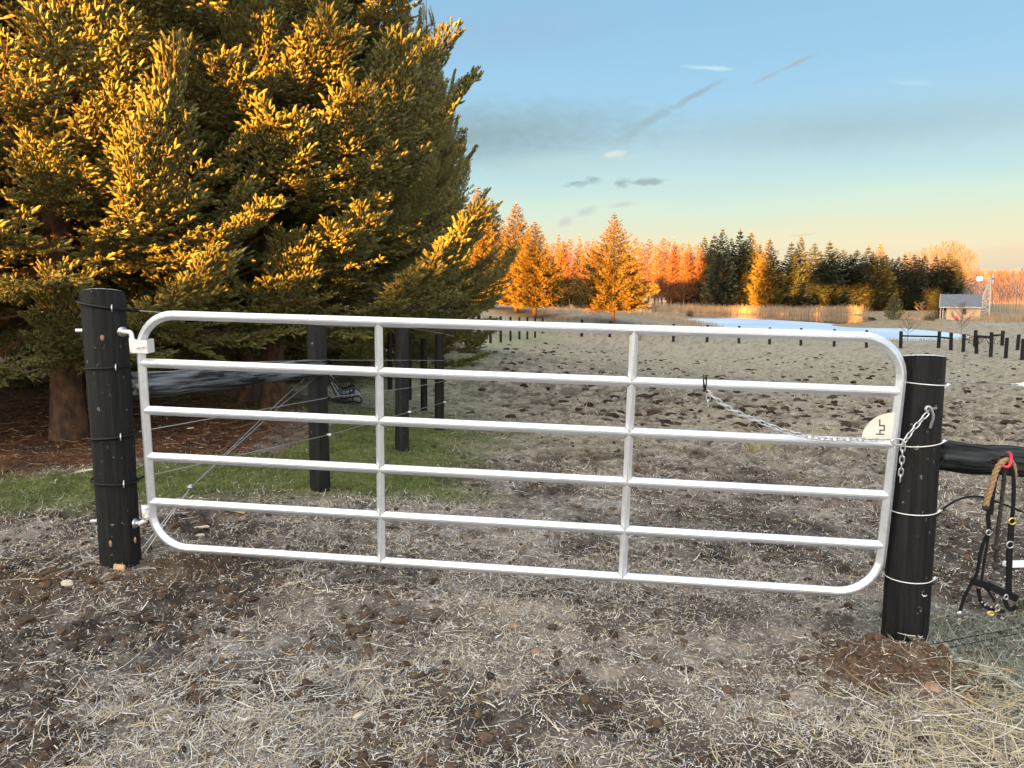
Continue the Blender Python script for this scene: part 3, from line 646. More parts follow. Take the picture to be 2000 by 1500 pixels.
# ------------------------------------------------------------------ chain, carabiner, zip tie
def chain_path(pts, n=40): return smooth_path(pts, n)
ml = MB(); LL, LWd, LR = .036, .0085, .0032      # one link
lk = [Vector((LL/2-LWd + LWd*math.cos(a), LWd*math.sin(a), 0)) for a in np.linspace(-math.pi/2, math.pi/2, 6)] + [Vector((-LL/2+LWd + LWd*math.cos(a), LWd*math.sin(a), 0)) for a in np.linspace(math.pi/2, 1.5*math.pi, 6)]
ml.tube(lk, LR, 6, True); link_me = ml.mesh('chain_link', m_steel)
c_root = empty('gate_chain', gate_hit(1560, 850, .05), 'slack zinc chain looped along the gate to the right post hook', 'chain')
def lay_links(pts):
    P = smooth_path(pts, 30); ds = [0]
    for a, c in zip(P, P[1:]): ds.append(ds[-1] + (c-a).length)
    step = LL - 2*LR - .002; n = int(ds[-1]/step)
    for i in range(n):
        s = (i+.5)*step; k = max(j for j in range(len(ds)) if ds[j] <= s); k = min(k, len(P)-2)
        t = (s-ds[k])/max(1e-6, ds[k+1]-ds[k]); p = P[k].lerp(P[k+1], t); d = (P[k+1]-P[k]).normalized()
        y = d.cross(Vector((0, 1, 0))).normalized(); z = d.cross(y); Rm = Matrix((d, y, z)).transposed() @ Matrix.Rotation((math.pi/2 if i % 2 else 0) + random.uniform(-.2, .2) + .45, 3, 'X')
        o = link('link', link_me, c_root); o.matrix_parent_inverse = Matrix.Translation(-c_root.location); o.location = p; o.rotation_euler = Rm.to_euler()
lay_links([gate_hit(1380, 765, .03), gate_hit(1425, 798, .035), gate_hit(1480, 822, .035), gate_hit(1540, 844, .035), gate_hit(1600, 856, .034), gate_hit(1660, 858, .033), gate_hit(1738, 859, .04)])
lay_links([gate_hit(1384, 770, .035), gate_hit(1382, 802, .035)])
hk = DR-.145
lay_links([at(1764, 866, hk), at(1786, 836, hk), at(1813, 806, hk)])
lay_links([at(1764, 868, hk-.005), at(1761, 905, hk-.005), at(1757, 952, hk-.005)])
b = MB(); cb = [(1741, 861), (1747, 857.5), (1758, 857.5), (1765, 861), (1766, 867), (1760, 869), (1748, 868), (1742, 865)]
b.tube(smooth_path([at(px, py, hk-.004 - .012*(i in (3, 4))) for i, (px, py) in enumerate(cb)], 4, True), .0042, 8, True)
child(b, 'snap_hook', m_steel, c_root)
b = MB(); q = [gate_hit(1373.5, 731, .045), gate_hit(1374, 745, .035), gate_hit(1375.5, 755, .03), gate_hit(1379, 763, .03), gate_hit(1382, 768, .032)]
b.tube(q, .0042, 6, scales=[.5, .8, 1, 1, 1]); b.ball(q[2], .008, 8)
tp = g_uv(1377, 754); ring = [gpt(tp[0]+.003*math.sin(a), GH*.8 + .034*math.sin(a), .034*math.cos(a)) for a in np.linspace(0, 2*math.pi, 13)[:-1]]
b.tube(ring, .0032, 6, True)
z0 = q[2].copy(); b.v = [tuple(Vector(v)-z0) for v in b.v]; tag(b.build('zip_tie', m_black, None, z0), 'black zip tie holding the chain end to the second gate bar', 'zip tie')

# ------------------------------------------------------------------ halter, lead rope and hook on the right rail
HD = 3.28
def hp(px, py, o=0): return at(px, py, HD - o)
def part_mesh(root, name, m, fn): b = MB(); fn(b); child(b, name, m, root)
hal = empty('horse_halter', hp(1965, 905), 'black leather horse halter with brass buckles hanging from the red hook', 'halter')
S = lambda l, o=0, n=5: smooth_path([hp(*q, o) for q in l], n)
part_mesh(hal, 'crown_strap', m_strap, lambda b: b.band(S([(1936, 1005), (1939, 970), (1945, 935), (1953, 914), (1962, 907), (1970, 908), (1977, 918), (1980, 945), (1979, 985), (1976, 1020)]), .0155, .006))
part_mesh(hal, 'cheek_strap', m_strap, lambda b: b.band(S([(1976, 1012), (1974, 1045), (1972, 1075), (1971, 1110), (1970, 1150), (1973, 1162)], .008), .0245, .007))
part_mesh(hal, 'cheek_strap', m_strap, lambda b: b.band(S([(1932, 993), (1930, 1010), (1932, 1036)], .006), .017, .006))
part_mesh(hal, 'throat_strap', m_strap, lambda b: b.band(S([(1930, 1040), (1921, 1060), (1914, 1085), (1910, 1110), (1905, 1128), (1897, 1140), (1885, 1163), (1879, 1180), (1875, 1194)]), .0125, .006))
part_mesh(hal, 'throat_strap', m_strap, lambda b: b.band(S([(1931, 1042), (1927, 1070), (1921, 1105), (1917, 1135)], .005), .010, .005))
part_mesh(hal, 'noseband', m_strap, lambda b: b.band(S([(1897, 1134), (1912, 1139), (1935, 1146), (1962, 1159), (1987, 1170)], .014), .031, .009))
part_mesh(hal, 'chin_strap', m_strap, lambda b: b.band(S([(1911, 1144), (1912, 1160), (1917, 1178), (1930, 1188), (1948, 1193), (1962, 1194)], .006), .0155, .006))
part_mesh(hal, 'chin_strap', m_strap, lambda b: b.band(S([(1962, 1170), (1966, 1182), (1972, 1190), (1980, 1188), (1986, 1185)], .004), .018, .007))
part_mesh(hal, 'chin_strap', m_strap, lambda b: b.band(S([(1917, 1142), (1929, 1153), (1938, 1167), (1942, 1176)], .002), .0105, .005))
def ringm(c, rx, rz, r): return lambda b: b.tube([Vector(c) + Vector((rx*math.cos(a), 0, rz*math.sin(a))) for a in np.linspace(0, 2*math.pi, 15)[:-1]], r, 6, True)
for c, rx, rz in ((hp(1931, 1040, .012), .010, .012), (hp(1973, 1064, .016), .015, .015), (hp(1949, 1187, .014), .010, .014), (hp(1912, 1143, .01), .011, .012)): part_mesh(hal, 'ring', m_steel, ringm(c, rx, rz, .0028))
part_mesh(hal, 'buckle', m_brass, ringm(hp(1977, 1018, .016), .015, .014, .0034)); part_mesh(hal, 'buckle', m_steel, ringm(hp(1965, 1166, .022), .008, .011, .003))
for px, py in ((1918, 1176), (1923.5, 1182), (1936, 1186)): part_mesh(hal, 'stud', m_steel, lambda b, p=hp(px, py, .011): b.ball(p, .0042, 8, (1, .5, 1)))
def snap(b): 
    b.tube([hp(1875, 1193), hp(1874, 1203)], .006, 8); ringm(hp(1874, 1198), .010, .006, .003)(b); ringm(hp(1873.5, 1214), .006, .013, .0028)(b)
part_mesh(hal, 'snap', m_steel, snap); part_mesh(hal, 'snap', m_brass, lambda b: (ringm(hp(1935, 1198, .01), .014, .008, .004)(b), b.tube([hp(1943, 1195, .01), hp(1949, 1192, .01)], .005, 7)))
def rope(b, pts, r, turns=90):
    P = smooth_path(pts, 10); n = len(P); L_ = [0]
    for a, c in zip(P, P[1:]): L_.append(L_[-1] + (c-a).length)
    for k in range(3):
        Q = []
        m_ = int(L_[-1]/.0045)
        for i in range(m_+1):
            s = L_[-1]*i/m_; j = min(n-2, max(q for q in range(n) if L_[q] <= s+1e-9)); t = (s-L_[j])/max(1e-6, L_[j+1]-L_[j]); p = P[j].lerp(P[j+1], t)
            d = (P[j+1]-P[j]).normalized(); x = d.cross(Vector((0, 1, 0))).normalized(); z = x.cross(d); a = -s*turns + k*2.094
            Q.append(p + x*(r*.52*math.cos(a)) + z*(r*.52*math.sin(a)))
        b.tube(Q, r*.56, 6)
m_rope = mat('tan_rope', (.20, .125, .055), .85, 0, (.30, .20, .10), 90, bump=.4); m_ropeb = mat('dark_rope', (.012, .010, .009), .8, 0, (.03, .024, .018), 70, bump=.4)
lr = empty('lead_rope', hp(1950, 910), 'tan and black twisted lead rope looped with the halter on the hook', 'rope')
part_mesh(lr, 'tan_loop', m_rope, lambda b: rope(b, [hp(1981, 930, -.02), hp(1978, 908, -.015), hp(1968, 899, 0), hp(1956, 904, .01), hp(1946, 918, .012), hp(1939, 940, .012), hp(1931, 966, .012), hp(1924, 988, .012)], .0125))
part_mesh(lr, 'dark_tail', m_ropeb, lambda b: rope(b, [hp(1963, 912, -.02), hp(1959, 955, -.02), hp(1953, 1005, -.01), hp(1947, 1058, 0), hp(1946, 1085, 0), hp(1944, 1112, 0)], .0088))
part_mesh(lr, 'dark_coil', m_ropeb, lambda b: rope(b, [hp(1938, 905, -.05), hp(1944, 895, -.03), hp(1955, 890, -.02), hp(1963, 892, -.02), hp(1966, 902, -.02)], .0095))
part_mesh(lr, 'knot', m_ropeb, lambda b: (b.ball(hp(1946, 1070, .004), .019, 10, (1.1, .9, .8), .08), b.ball(hp(1925, 990, .01), .0165, 10, (.9, .9, 1.1), .08), b.ball(hp(1944, 1106, .0), .0135, 10, (1, .9, 1.3), .08)))
b = MB(); q = [hp(1969, 884, -.035), hp(1973, 886, -.005), hp(1975, 893, .02), hp(1974, 902, .03), hp(1971, 910, .032), hp(1964, 912, .03), hp(1958, 908, .02)]
b.tube([p-q[0] for p in smooth_path(q, 6)], .0058, 8); tag(b.build('red_hook', m_red, None, q[0]), 'bright red plastic hook over the right log rail', 'hook')
wire([at(1838, 746, DR), at(1900, 748, DR+.2), at(2060, 753, DR+.6)], .0022, 'thin fence wire leaving the top of the right gate post', grp='wires right of the gate')
b = MB(); p = at(1996, 752, DR+.42); b.tube([Vector((-.03, 0, .001)), Vector((.05, .01, -.001))], .010, 10); b.tube([Vector((-.055, 0, .002)), Vector((-.035, 0, .001))], .007, 8); b.ball((.004, -.006, 0), .016, 10, (1, 1, 1.1)); tag(b.build('gate_handle_insulator', m_white, None, p), 'white insulator on the thin wire at the right picture edge', 'insulator')
wire(smooth_path([at(1812, 1035, DR-.02), at(1826, 1012, DR), at(1850, 988, DR+.05), at(1880, 973, DR+.1), at(1912, 970, DR+.15), at(1950, 981, DR+.2), at(2000, 1001, DR+.3)], 5), .0052, 'black cable arching from the right post behind the halter', m_black, 'cable', None, 'cable')
wire([at(1797, 1263, DR-.02), at(1900, 1243, DR+.15), at(2100, 1206, DR+.5)], .0024, 'upper of two low dark wires from the right post foot', m_black, grp='low wires right of the gate')
wire([at(1781, 1282, DR-.1), at(1850, 1266, DR+.02), at(2100, 1214, DR+.45)], .0024, 'lower of two low dark wires from the right post foot', m_black, grp='low wires right of the gate')
b = MB(); p = at(1806, 1278, DR-.12); b.tube(smooth_path([Vector((-.02, 0, 0)), Vector((-.012, -.01, .014)), Vector((.03, 0, .016)), Vector((.06, .01, .02))], 5), .006, 7); b.tube([Vector((-.018, 0, -.008)), Vector((.05, 0, .006))], .008, 7); tag(b.build('wire_clamp', m_white, None, p), 'pale metal clamp on the wires at the right post foot', 'clamp')
b = MB(); p = at(2012, 1007, 4.9); p.z = h1(p.x, p.y) + .02; b.box((0, 0, 0), (.30, .05, .03), Matrix.Rotation(.1, 3, 'Z')); tag(b.build('white_board', mat('white_painted_board', (.75, .76, .78), .6), None, p), 'white painted board lying in the straw behind the halter', 'board')

# ------------------------------------------------------------------ bench
bn = empty('garden_bench', at(672, 812, 13.2), 'black cast iron garden bench with frosty, skylit toned slats between two fence posts', 'bench')
BD = 13.2; BRUN = Vector((-.225, 1, 0)).normalized()
def bp_(px, py, o=0): return at(px, py, BD) + BRUN*o
def side(o):
    b = MB(); q = lambda l: smooth_path([bp_(*p, o) for p in l], 5)
    b.tube(q([(641, 736), (646, 740), (652, 750), (658, 760), (664, 768), (672, 772), (682, 769), (688, 765), (692, 755), (690, 752), (685, 752), (678, 756), (670, 757), (662, 755), (655, 748), (648, 738), (642, 735)]), .014, 6)
    b.tube(q([(642, 738), (648, 752), (653, 765), (658, 776), (656, 790), (651, 803), (648, 812)]), .018, 6)
    b.tube(q([(657, 774), (668, 778), (684, 776), (698, 774), (704, 777), (706, 783), (703, 787), (696, 785), (690, 785), (692, 795), (692, 803), (690, 812)]), .018, 6)
    b.tube(q([(653, 804), (660, 799), (670, 797), (680, 799), (688, 806)]), .013, 6); b.tube(q([(660, 778), (666, 784), (676, 786), (690, 784)]), .013, 6)
    b.tube(q([(683, 765), (690, 768), (692, 763), (689, 760)]), .013, 6)
    rr = random.Random(4)
    for px, py in [(664, 763), (670, 762), (677, 761), (684, 758), (689, 757), (668, 768), (675, 767), (662, 775), (668, 774), (676, 773), (684, 772), (661, 784), (668, 791), (676, 791), (684, 790), (657, 792), (663, 796), (688, 796), (655, 799), (690, 802), (680, 795), (672, 795)]:
        c = bp_(px, py, o); r = rr.uniform(.016, .024); b.tube([c + Vector((r*math.cos(a), 0, r*math.sin(a))) for a in np.linspace(0, 6.283, 9)[:-1]], .006, 5, True)
    return b
for o in (0, 1.0): child(side(o), 'side_frame', m_iron, bn)
for px, py, an in ((645, 741, 1.0), (649, 749, 1.05), (653, 757, 1.1), (656, 764, 1.15), (659, 771, 1.2), (664, 777, .05), (672, 777.5, 0), (680, 776.5, 0), (689, 775, 0), (697, 775, .1), (703.5, 779, .9)):
    b = MB(); c = bp_(px, py, .5); b.box(c, (.055, 1.02, .018), Matrix.Rotation(.221, 3, 'Z') @ Matrix.Rotation(an, 3, 'Y')); child(b, 'slat', m_slat, bn)

# ------------------------------------------------------------------ spruces close to the fence
def norm(v): return v/np.maximum(1e-9, np.linalg.norm(v, axis=-1, keepdims=True))
def shoot_template(rn):
    V = [(0, 0, 0)]; F = []
    rings = [(.10, .46), (.45, .90), (.84, .70)]; n = 6
    for i, (t, r) in enumerate(rings):
        for j in range(n):
            a = 2*math.pi*(j+.5*(i % 2))/n; k = r*(1.18 if j % 2 else .78); V.append((k*math.cos(a), k*math.sin(a), t))
    V.append((0, 0, 1.06)); tip = len(V)-1
    for j in range(n): F.append((0, 1+(j+1) % n, 1+j))
    for i in range(2):
        for j in range(n):
            a, b_, c, d = 1+i*n+j, 1+i*n+(j+1) % n, 1+(i+1)*n+(j+1) % n, 1+(i+1)*n+j; F += [(a, b_, c), (a, c, d)]
    for j in range(n): F.append((1+2*n+j, 1+2*n+(j+1) % n, tip))
    for k in range(14):          # single needles standing out
        t = rn.uniform(.1, .92); a = rn.uniform(0, 6.28); s = len(V); w = .16
        c, s_ = math.cos(a), math.sin(a); w = .10
        V += [(.7*c - w*s_*2, .7*s_ + w*c*2, t-.03), (.7*c + w*s_*2, .7*s_ - w*c*2, t+.03), (1.70*c, 1.70*s_, t+.20)]; F.append((s, s+1, s+2))
    return np.array(V), np.array(F)
SV, SF = shoot_template(random.Random(1))
def place_shoots(P, Dr, Ln, Rd, tv=SV, tf=SF):
    n = len(P); Dr = norm(Dr); ref = np.where(np.abs(Dr[:, 2:3]) < .9, np.array([[0, 0, 1.]]), np.array([[1., 0, 0]]))
    X = norm(np.cross(Dr, ref)); Y = np.cross(Dr, X)
    V = P[:, None] + (tv[None, :, 0:1]*X[:, None] + tv[None, :, 1:2]*Y[:, None])*Rd[:, None, None] + tv[None, :, 2:3]*Dr[:, None]*Ln[:, None, None]
    F = tf[None] + (np.arange(n)*len(tv))[:, None, None]
    return V.reshape(-1, 3), F.reshape(-1, 3)
def tubes_np(segs):
    """three-sided twigs: list of (points, radius0, radius1)"""
    V = []; F = []
    for P, r0, r1 in segs:
        P = np.asarray(P); n = len(P); b0 = len(V); T = norm(np.gradient(P, axis=0))
        ref = np.array([0, 0, 1.]) if abs(T[0, 2]) < .9 else np.array([1., 0, 0])
        X = norm(np.cross(T, ref)); Y = np.cross(T, X)
        for i in range(n):
            r = r0 + (r1-r0)*i/(n-1)
            for k in range(3): a = k*2.094; V.append(P[i] + X[i]*r*math.cos(a) + Y[i]*r*math.sin(a))
        for i in range(n-1):
            for k in range(3):
                a, b_ = b0+i*3+k, b0+i*3+(k+1) % 3; F += [(a, b_, b_+3), (a, b_+3, a+3)]
    return np.array(V), np.array(F)
def rotz(v, a): c, s = math.cos(a), math.sin(a); return np.array([v[0]*c - v[1]*s, v[0]*s + v[1]*c, v[2]])
def make_bough(seed, L=2.6, up=.26, droop=.14, dens=1.0):
    rn = random.Random(seed); tw = []; SP = []; SD = []; SL = []; SR = []; SC_ = []
    ax = lambda t: np.array([L*t*(1-.06*t), .10*L*math.sin(2.2*t+seed)*t*.5, L*(-droop*math.sin(math.pi*min(1, t*1.05)) + up*t**2.6)])
    A = np.array([ax(t) for t in np.linspace(0, 1, 16)]); tw.append((A, .020, .004))
    t = .16
    side_ = 1
    while t < .985:
        p = ax(t); tan = norm(ax(min(1, t+.02)) - ax(t-.02)); side_ = -side_
        wdt = L*.36*min(1, (t/.42)**.8)*max(0, 1-t)**.55 + .07
        ls = wdt*rn.uniform(.75, 1.15); an = side_*math.radians(rn.uniform(44, 66)*(1-.35*t)); d0 = rotz(tan, an); d0[2] += rn.uniform(-.20, .06); d0 = norm(d0)
        dz = rn.uniform(.02, .12); upk = rn.uniform(.0, .16)
        sec = lambda s: p + d0*ls*s + np.array([tan[0], tan[1], 0])*ls*.18*s*s + np.array([0, 0, ls*(-dz*4*s*(1-s)*.6 + upk*s*s)])
        Sx = np.array([sec(s) for s in np.linspace(0, 1, 7)]); tw.append((Sx, .008, .0025))
        s = max(.10, .10/ls if t < .4 else .05/ls); k2 = 1
        while s < 1.0:
            q = sec(s); tg = norm(sec(min(1, s+.03)) - sec(s-.03)); k2 = -k2
            lt = (.24*ls*(1-s)**.7 + .055)*rn.uniform(.7, 1.25)
            d1 = rotz(tg, k2*math.radians(rn.uniform(35, 60))); d1[2] += rn.uniform(-.28, .16); d1 = norm(d1)
            bare = t < .34 and s < .5
            if not bare or rn.random() < .3:
                m_ = max(1, int(lt/.032*dens)); bend = rn.uniform(-.1, .3)
                ter = lambda r: q + d1*lt*r + np.array([0, 0, bend*lt*r*r])
                for i in range(m_):
                    r = (i+.6)/m_; bp = ter(r); kk = 1 if (i % 2) else -1
                    d2 = rotz(d1, kk*math.radians(rn.uniform(25, 60))); d2[2] += rn.uniform(-.30, .38)
                    SP.append(bp); SD.append(d2); SL.append(rn.uniform(.052, .085)); SR.append(rn.uniform(.0100, .0130)); SC_.append((t, s, rn.random()))
                SP.append(ter(.85)); SD.append(d1 + np.array([0, 0, rn.uniform(.0, .35)])); SL.append(rn.uniform(.065, .11)); SR.append(rn.uniform(.0105, .0135)); SC_.append((t, s, rn.random()))
            s += rn.uniform(.036, .050)/ls/dens
        SP.append(sec(.97)); SD.append(norm(sec(1)-sec(.9)) + np.array([0, 0, .2])); SL.append(rn.uniform(.08, .13)); SR.append(.0125); SC_.append((t, 1, rn.random()))
        t += rn.uniform(.017, .026)*(.9 + .5*(1-t))
    for k in range(5):
        SP.append(ax(.985)); d = norm(ax(1)-ax(.95)); SD.append(rotz(d, rn.uniform(-.6, .6)) + np.array([0, 0, rn.uniform(0, .4)])); SL.append(rn.uniform(.09, .15)); SR.append(.012); SC_.append((1, 1, rn.random()))
    V1, F1 = place_shoots(np.array(SP), np.array(SD), np.array(SL), np.array(SR)); V2, F2 = tubes_np(tw)
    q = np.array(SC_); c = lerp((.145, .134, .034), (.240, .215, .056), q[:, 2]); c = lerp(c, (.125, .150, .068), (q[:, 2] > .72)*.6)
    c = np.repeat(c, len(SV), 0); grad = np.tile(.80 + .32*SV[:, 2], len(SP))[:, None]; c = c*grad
    col = np.concatenate([c, np.tile([(.14, .07, .03)], (len(V2), 1))])
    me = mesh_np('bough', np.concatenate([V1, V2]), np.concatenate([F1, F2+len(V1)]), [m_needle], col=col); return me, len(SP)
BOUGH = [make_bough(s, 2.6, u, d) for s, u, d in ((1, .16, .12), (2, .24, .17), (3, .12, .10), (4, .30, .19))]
BOUGH_D = [make_bough(s, 2.6, u, d, .8) for s, u, d in ((11, .03, .10), (12, -.04, .06))]
print('shoots per bough', [b[1] for b in BOUGH])
def trunk_mesh(h, r, name='trunk', n=14, flare=1.28, m=None, seg=14):
    b = MB(); pts = []; sc = []
    for i in range(seg+1):
        z = -.3 + (h+.3)*(i/seg)**1.5; pts.append(Vector((.03*math.sin(z*.7)*min(1, z/3), .02*math.cos(z*.9)*min(1, max(0, z)/3), z))); t = max(0, z)/h
        sc.append(max(.03, (1-t)**.9) + (flare-1)*math.exp(-max(0, z)/.22))
    b.tube(pts, r, n, scales=sc); return b.mesh(name, m or m_bark)
def near_spruce(x, y, h, rb, label, seed, z0=1.25, per=6, dz=.30, tr=.16, zmax=8.5, amp=0):
    rn = random.Random(seed); z = h1(x, y); root = empty('spruce_tree', (x, y, z), label, 'tree', 'big spruces beside the fence')
    link('trunk', trunk_mesh(h, tr), root)
    lv = z0; az0 = rn.uniform(0, 6.28); cnt = 0
    while lv < h-.5 and cnt < 290:
        t = lv/h; Lb = rb*((1-t)**.85)*(.92 + .14*math.sin(lv*3.1+seed))
        if lv < z0+.5: Lb *= .85
        k = per if lv < zmax else 5
        for j in range(k):
            a = az0 + 2*math.pi*j/k + rn.uniform(-.25, .25); L_ = Lb*rn.uniform(.74, 1.24)
            low = lv < 1.9
            me = (rn.choice(BOUGH_D) if low and rn.random() < .6 else rn.choice(BOUGH))[0]
            o = link('bough', me, root); s = L_/2.6; ss = .62+.38*s
            o.location = (0, 0, lv + rn.uniform(-.07, .07)); o.scale = (s, s*rn.uniform(.85, 1.1), ss*s**.3 if s < 1 else s)
            pit = math.radians(rn.uniform(-20, 5) + 42*t - (3 if low else 0)); o.rotation_euler = (rn.uniform(-.2, .2), -pit, a); cnt += 1
        az0 += 2.4 + rn.uniform(-.4, .4); lv += dz*(1 if lv < zmax else 1.9)*rn.uniform(.8, 1.2)
    return root
near_spruce(-4.85, 8.3, 15, 3.15, 'nearest big golden lit spruce, trunk left of the left gate post', 1, z0=1.5, per=9, dz=.46)
near_spruce(-3.35, 10.7, 14, 3.6, 'big golden lit spruce whose branch tips reach furthest into the sky', 2, z0=1.5, per=9, dz=.46, tr=.16)
near_spruce(-7.6, 9.6, 15, 3.2, 'big spruce at the left picture edge, mostly out of frame', 3, z0=1.7, per=9, dz=.46)
near_spruce(-4.15, 11.9, 14, 3.0, 'spruce behind the two nearest, with a thin trunk seen over the log rail', 4, z0=1.5, per=5, dz=.45, tr=.12)
near_spruce(-5.0, 18.6, 12, 3.1, 'shaded dark spruce behind the big ones, left of the distant golden spruces', 5, z0=.8, per=7, dz=.34, tr=.15)
near_spruce(-3.3, 21.5, 12, 3.1, 'spruce next along the fence row with a golden top', 6, z0=.6, per=7, dz=.36, tr=.15)
near_spruce(-2.9, 27, 12, 3.2, 'farthest of the big spruces along the fence row, before the golden pair', 7, z0=.5, per=7, dz=.40, tr=.15)
for i, (x, y) in enumerate(((-8.0, 14.5), (-11.2, 12.4), (-6.6, 18.0), (-14, 9.5))):
    near_spruce(x, y, 14, 3.3, f'{ORD[i]} dark spruce deep in the shade behind the front row of spruces', 8+i, z0=.35, per=6, dz=.55)

# ------------------------------------------------------------------ distant trees
def spray_np(P, Dr, Ln, Wd, rn):
    """folded leaf-sized sprays: two long triangles about a raised rib each"""
    n = len(P); Dr = norm(Dr); side_ = norm(np.cross(Dr, np.array([[0, 0, 1.]])) + .35*rn.normal(size=(n, 3))); upv = np.cross(side_, Dr)
    a = P; m_ = P + Dr*(Ln*.45)[:, None] + upv*(Wd*.25)[:, None]; l = m_ - upv*(Wd*.5)[:, None] + side_*Wd[:, None]; r = m_ - upv*(Wd*.5)[:, None] - side_*Wd[:, None]; t = P + Dr*Ln[:, None]
    V = np.stack([a, l, m_, r, t], 1); F = np.array([[0, 1, 2], [0, 2, 3], [2, 1, 4], [3, 2, 4]])
    return V.reshape(-1, 3), (F[None] + (np.arange(n)*5)[:, None, None]).reshape(-1, 3)
def conifer_mesh(name, h, rb, seed, levels, per, spn, sl, base=.6, shape=.9, c0=(.09, .095, .035), c1=(.135, .13, .05), upt=.25, droop=-.05, gap=0.0):
    rn = np.random.default_rng(seed); P = []; Dd = []; Ln = []; tw = []
    for i in range(levels):
        z = base + (h-base)*((i + rn.uniform(-.3, .3))/levels); t = np.clip((z-base)/(h-base), 0, 1); L0 = rb*(1-t)**shape*(1-.35*(t < .06))*(.9 + .2*rn.random()) + .03*rb*(1-t)
        k = max(3, int(per*(.5 + .5*(1-t))))
        for j in range(k):
            if rn.random() < gap: continue
            a = 2*math.pi*(j + rn.uniform(-.3, .3))/k + i*2.4; L_ = L0*rn.uniform(.72, 1.18); d = np.array([math.cos(a), math.sin(a), 0.]); side_ = np.array([-d[1], d[0], 0.])
            pit = droop + .5*t**1.5 + rn.uniform(-.1, .1); m_ = max(8, int(spn*(L_/rb)**.75))
            u = rn.random(m_)**.62; u[:2] = 1
            off = rn.normal(size=m_)*.20*L_*(1.08-u)*(.4+.6*(u > .2)) ; pz_ = z + L_*u*pit + upt*L_*u**2.5 + rn.normal(size=m_)*.03*L_
            P.append(d*(L_*u)[:, None] + side_*off[:, None] + np.array([0, 0, 1.])*pz_[:, None])
            Dd.append(d*1.0 + side_*(np.sign(off)*rn.uniform(.2, .9, m_))[:, None] + np.stack([0*u, 0*u, rn.normal(size=m_)*.3 + .25 + .5*u*upt], 1)); Ln.append(sl*rn.uniform(.6, 1.4, m_)*(.38+.62*(1-t)))
    for k in range(14): P.append(np.array([[0, 0, h-.16*k*sl]])); Dd.append(np.array([[rn.normal()*.45*(k > 2), rn.normal()*.45*(k > 2), 1.]])); Ln.append(np.array([sl*.55]))
    P = np.concatenate(P); Dd = np.concatenate(Dd); Ln = np.concatenate(Ln); V, F = spray_np(P, Dd, Ln, Ln*.27, rn)
    c = np.repeat(lerp(c0, c1, rn.random(len(P))), 5, 0)
    return mesh_np(name, V, F, [m_farneedle], col=c)
def tree_copy(name, crown, trunk, x, y, z, s, sx, rz, label, group, cat='tree'):
    e = empty(name, (x, y, z), label, cat, group); e.scale = (sx, sx, s); e.rotation_euler = (0, 0, rz)
    link('crown', crown, e); link('trunk', trunk, e); return e
tk_s = trunk_mesh(1, .02, 'thin_trunk', 8, 1.0, m_bark, 8)
def place_tree(px_base, py_base, d, py_top, halfw_px, crown, ch, cr, label, group, name='spruce_tree', trunkw=.016):
    B_ = at(px_base, py_base, d); hgt = (py_base-py_top)/FPX*d*1.01; wr = halfw_px/FPX*d
    e = empty(name, B_, label, 'tree', group); e.rotation_euler = (0, 0, random.uniform(0, 6.28))
    o = link('crown', crown, e); o.scale = (wr/cr, wr/cr, hgt/ch)
    t = link('trunk', tk_s, e); k = trunkw*hgt/.02; t.scale = (k, k, hgt*.96); return e
mid_a = conifer_mesh('spruce_crown', 8.5, 3.2, 1, 36, 14, 110, .27, 1.3, 1.0, (.140, .090, .018), (.185, .122, .028), .22, -.08)  # orange of the low sun put into the needle colours, next crown too
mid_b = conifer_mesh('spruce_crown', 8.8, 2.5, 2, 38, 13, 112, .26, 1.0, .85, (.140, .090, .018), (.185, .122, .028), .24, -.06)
place_tree(1197, 637, 61, 424, 84, mid_a, 8.5, 3.2, 'lone broad golden orange spruce standing in the middle beyond the pasture', 'golden spruces at the far corner', trunkw=.020)
place_tree(1008, 618, 66, 404, 64, mid_b, 8.8, 2.5, 'left and taller of the pair of golden spruces with bare trunks', 'golden spruces at the far corner', trunkw=.020)
place_tree(1044, 620, 63, 438, 64, mid_b, 8.8, 2.5, 'right and lower of the pair of golden spruces with bare trunks', 'golden spruces at the far corner', trunkw=.024)
place_tree(962, 613, 70, 398, 62, mid_b, 8.8, 2.5, 'golden spruce just right of the dark fence row spruces', 'golden spruces at the far corner')
place_tree(935, 620, 48, 374, 62, mid_b, 8.8, 2.5, 'golden spruce partly behind the dark fence row spruces', 'golden spruces at the far corner')
far_c = [conifer_mesh('far_spruce_crown', 20, 4.2, 20+i, 32, 11, 46, .95, .6, sh, (.042, .052, .032), (.072, .080, .044), .30, -.04) for i, sh in enumerate((.92, 1.1, .85))]  # needle colours darkened to stand in for shade
far_y = conifer_mesh('far_spruce_crown', 20, 4.2, 29, 32, 11, 46, .95, .6, 1.0, (.15, .105, .024), (.19, .135, .034), .5, .2)  # sunlit copy of the far crown, gold light put into its colour
m_far2 = far_c
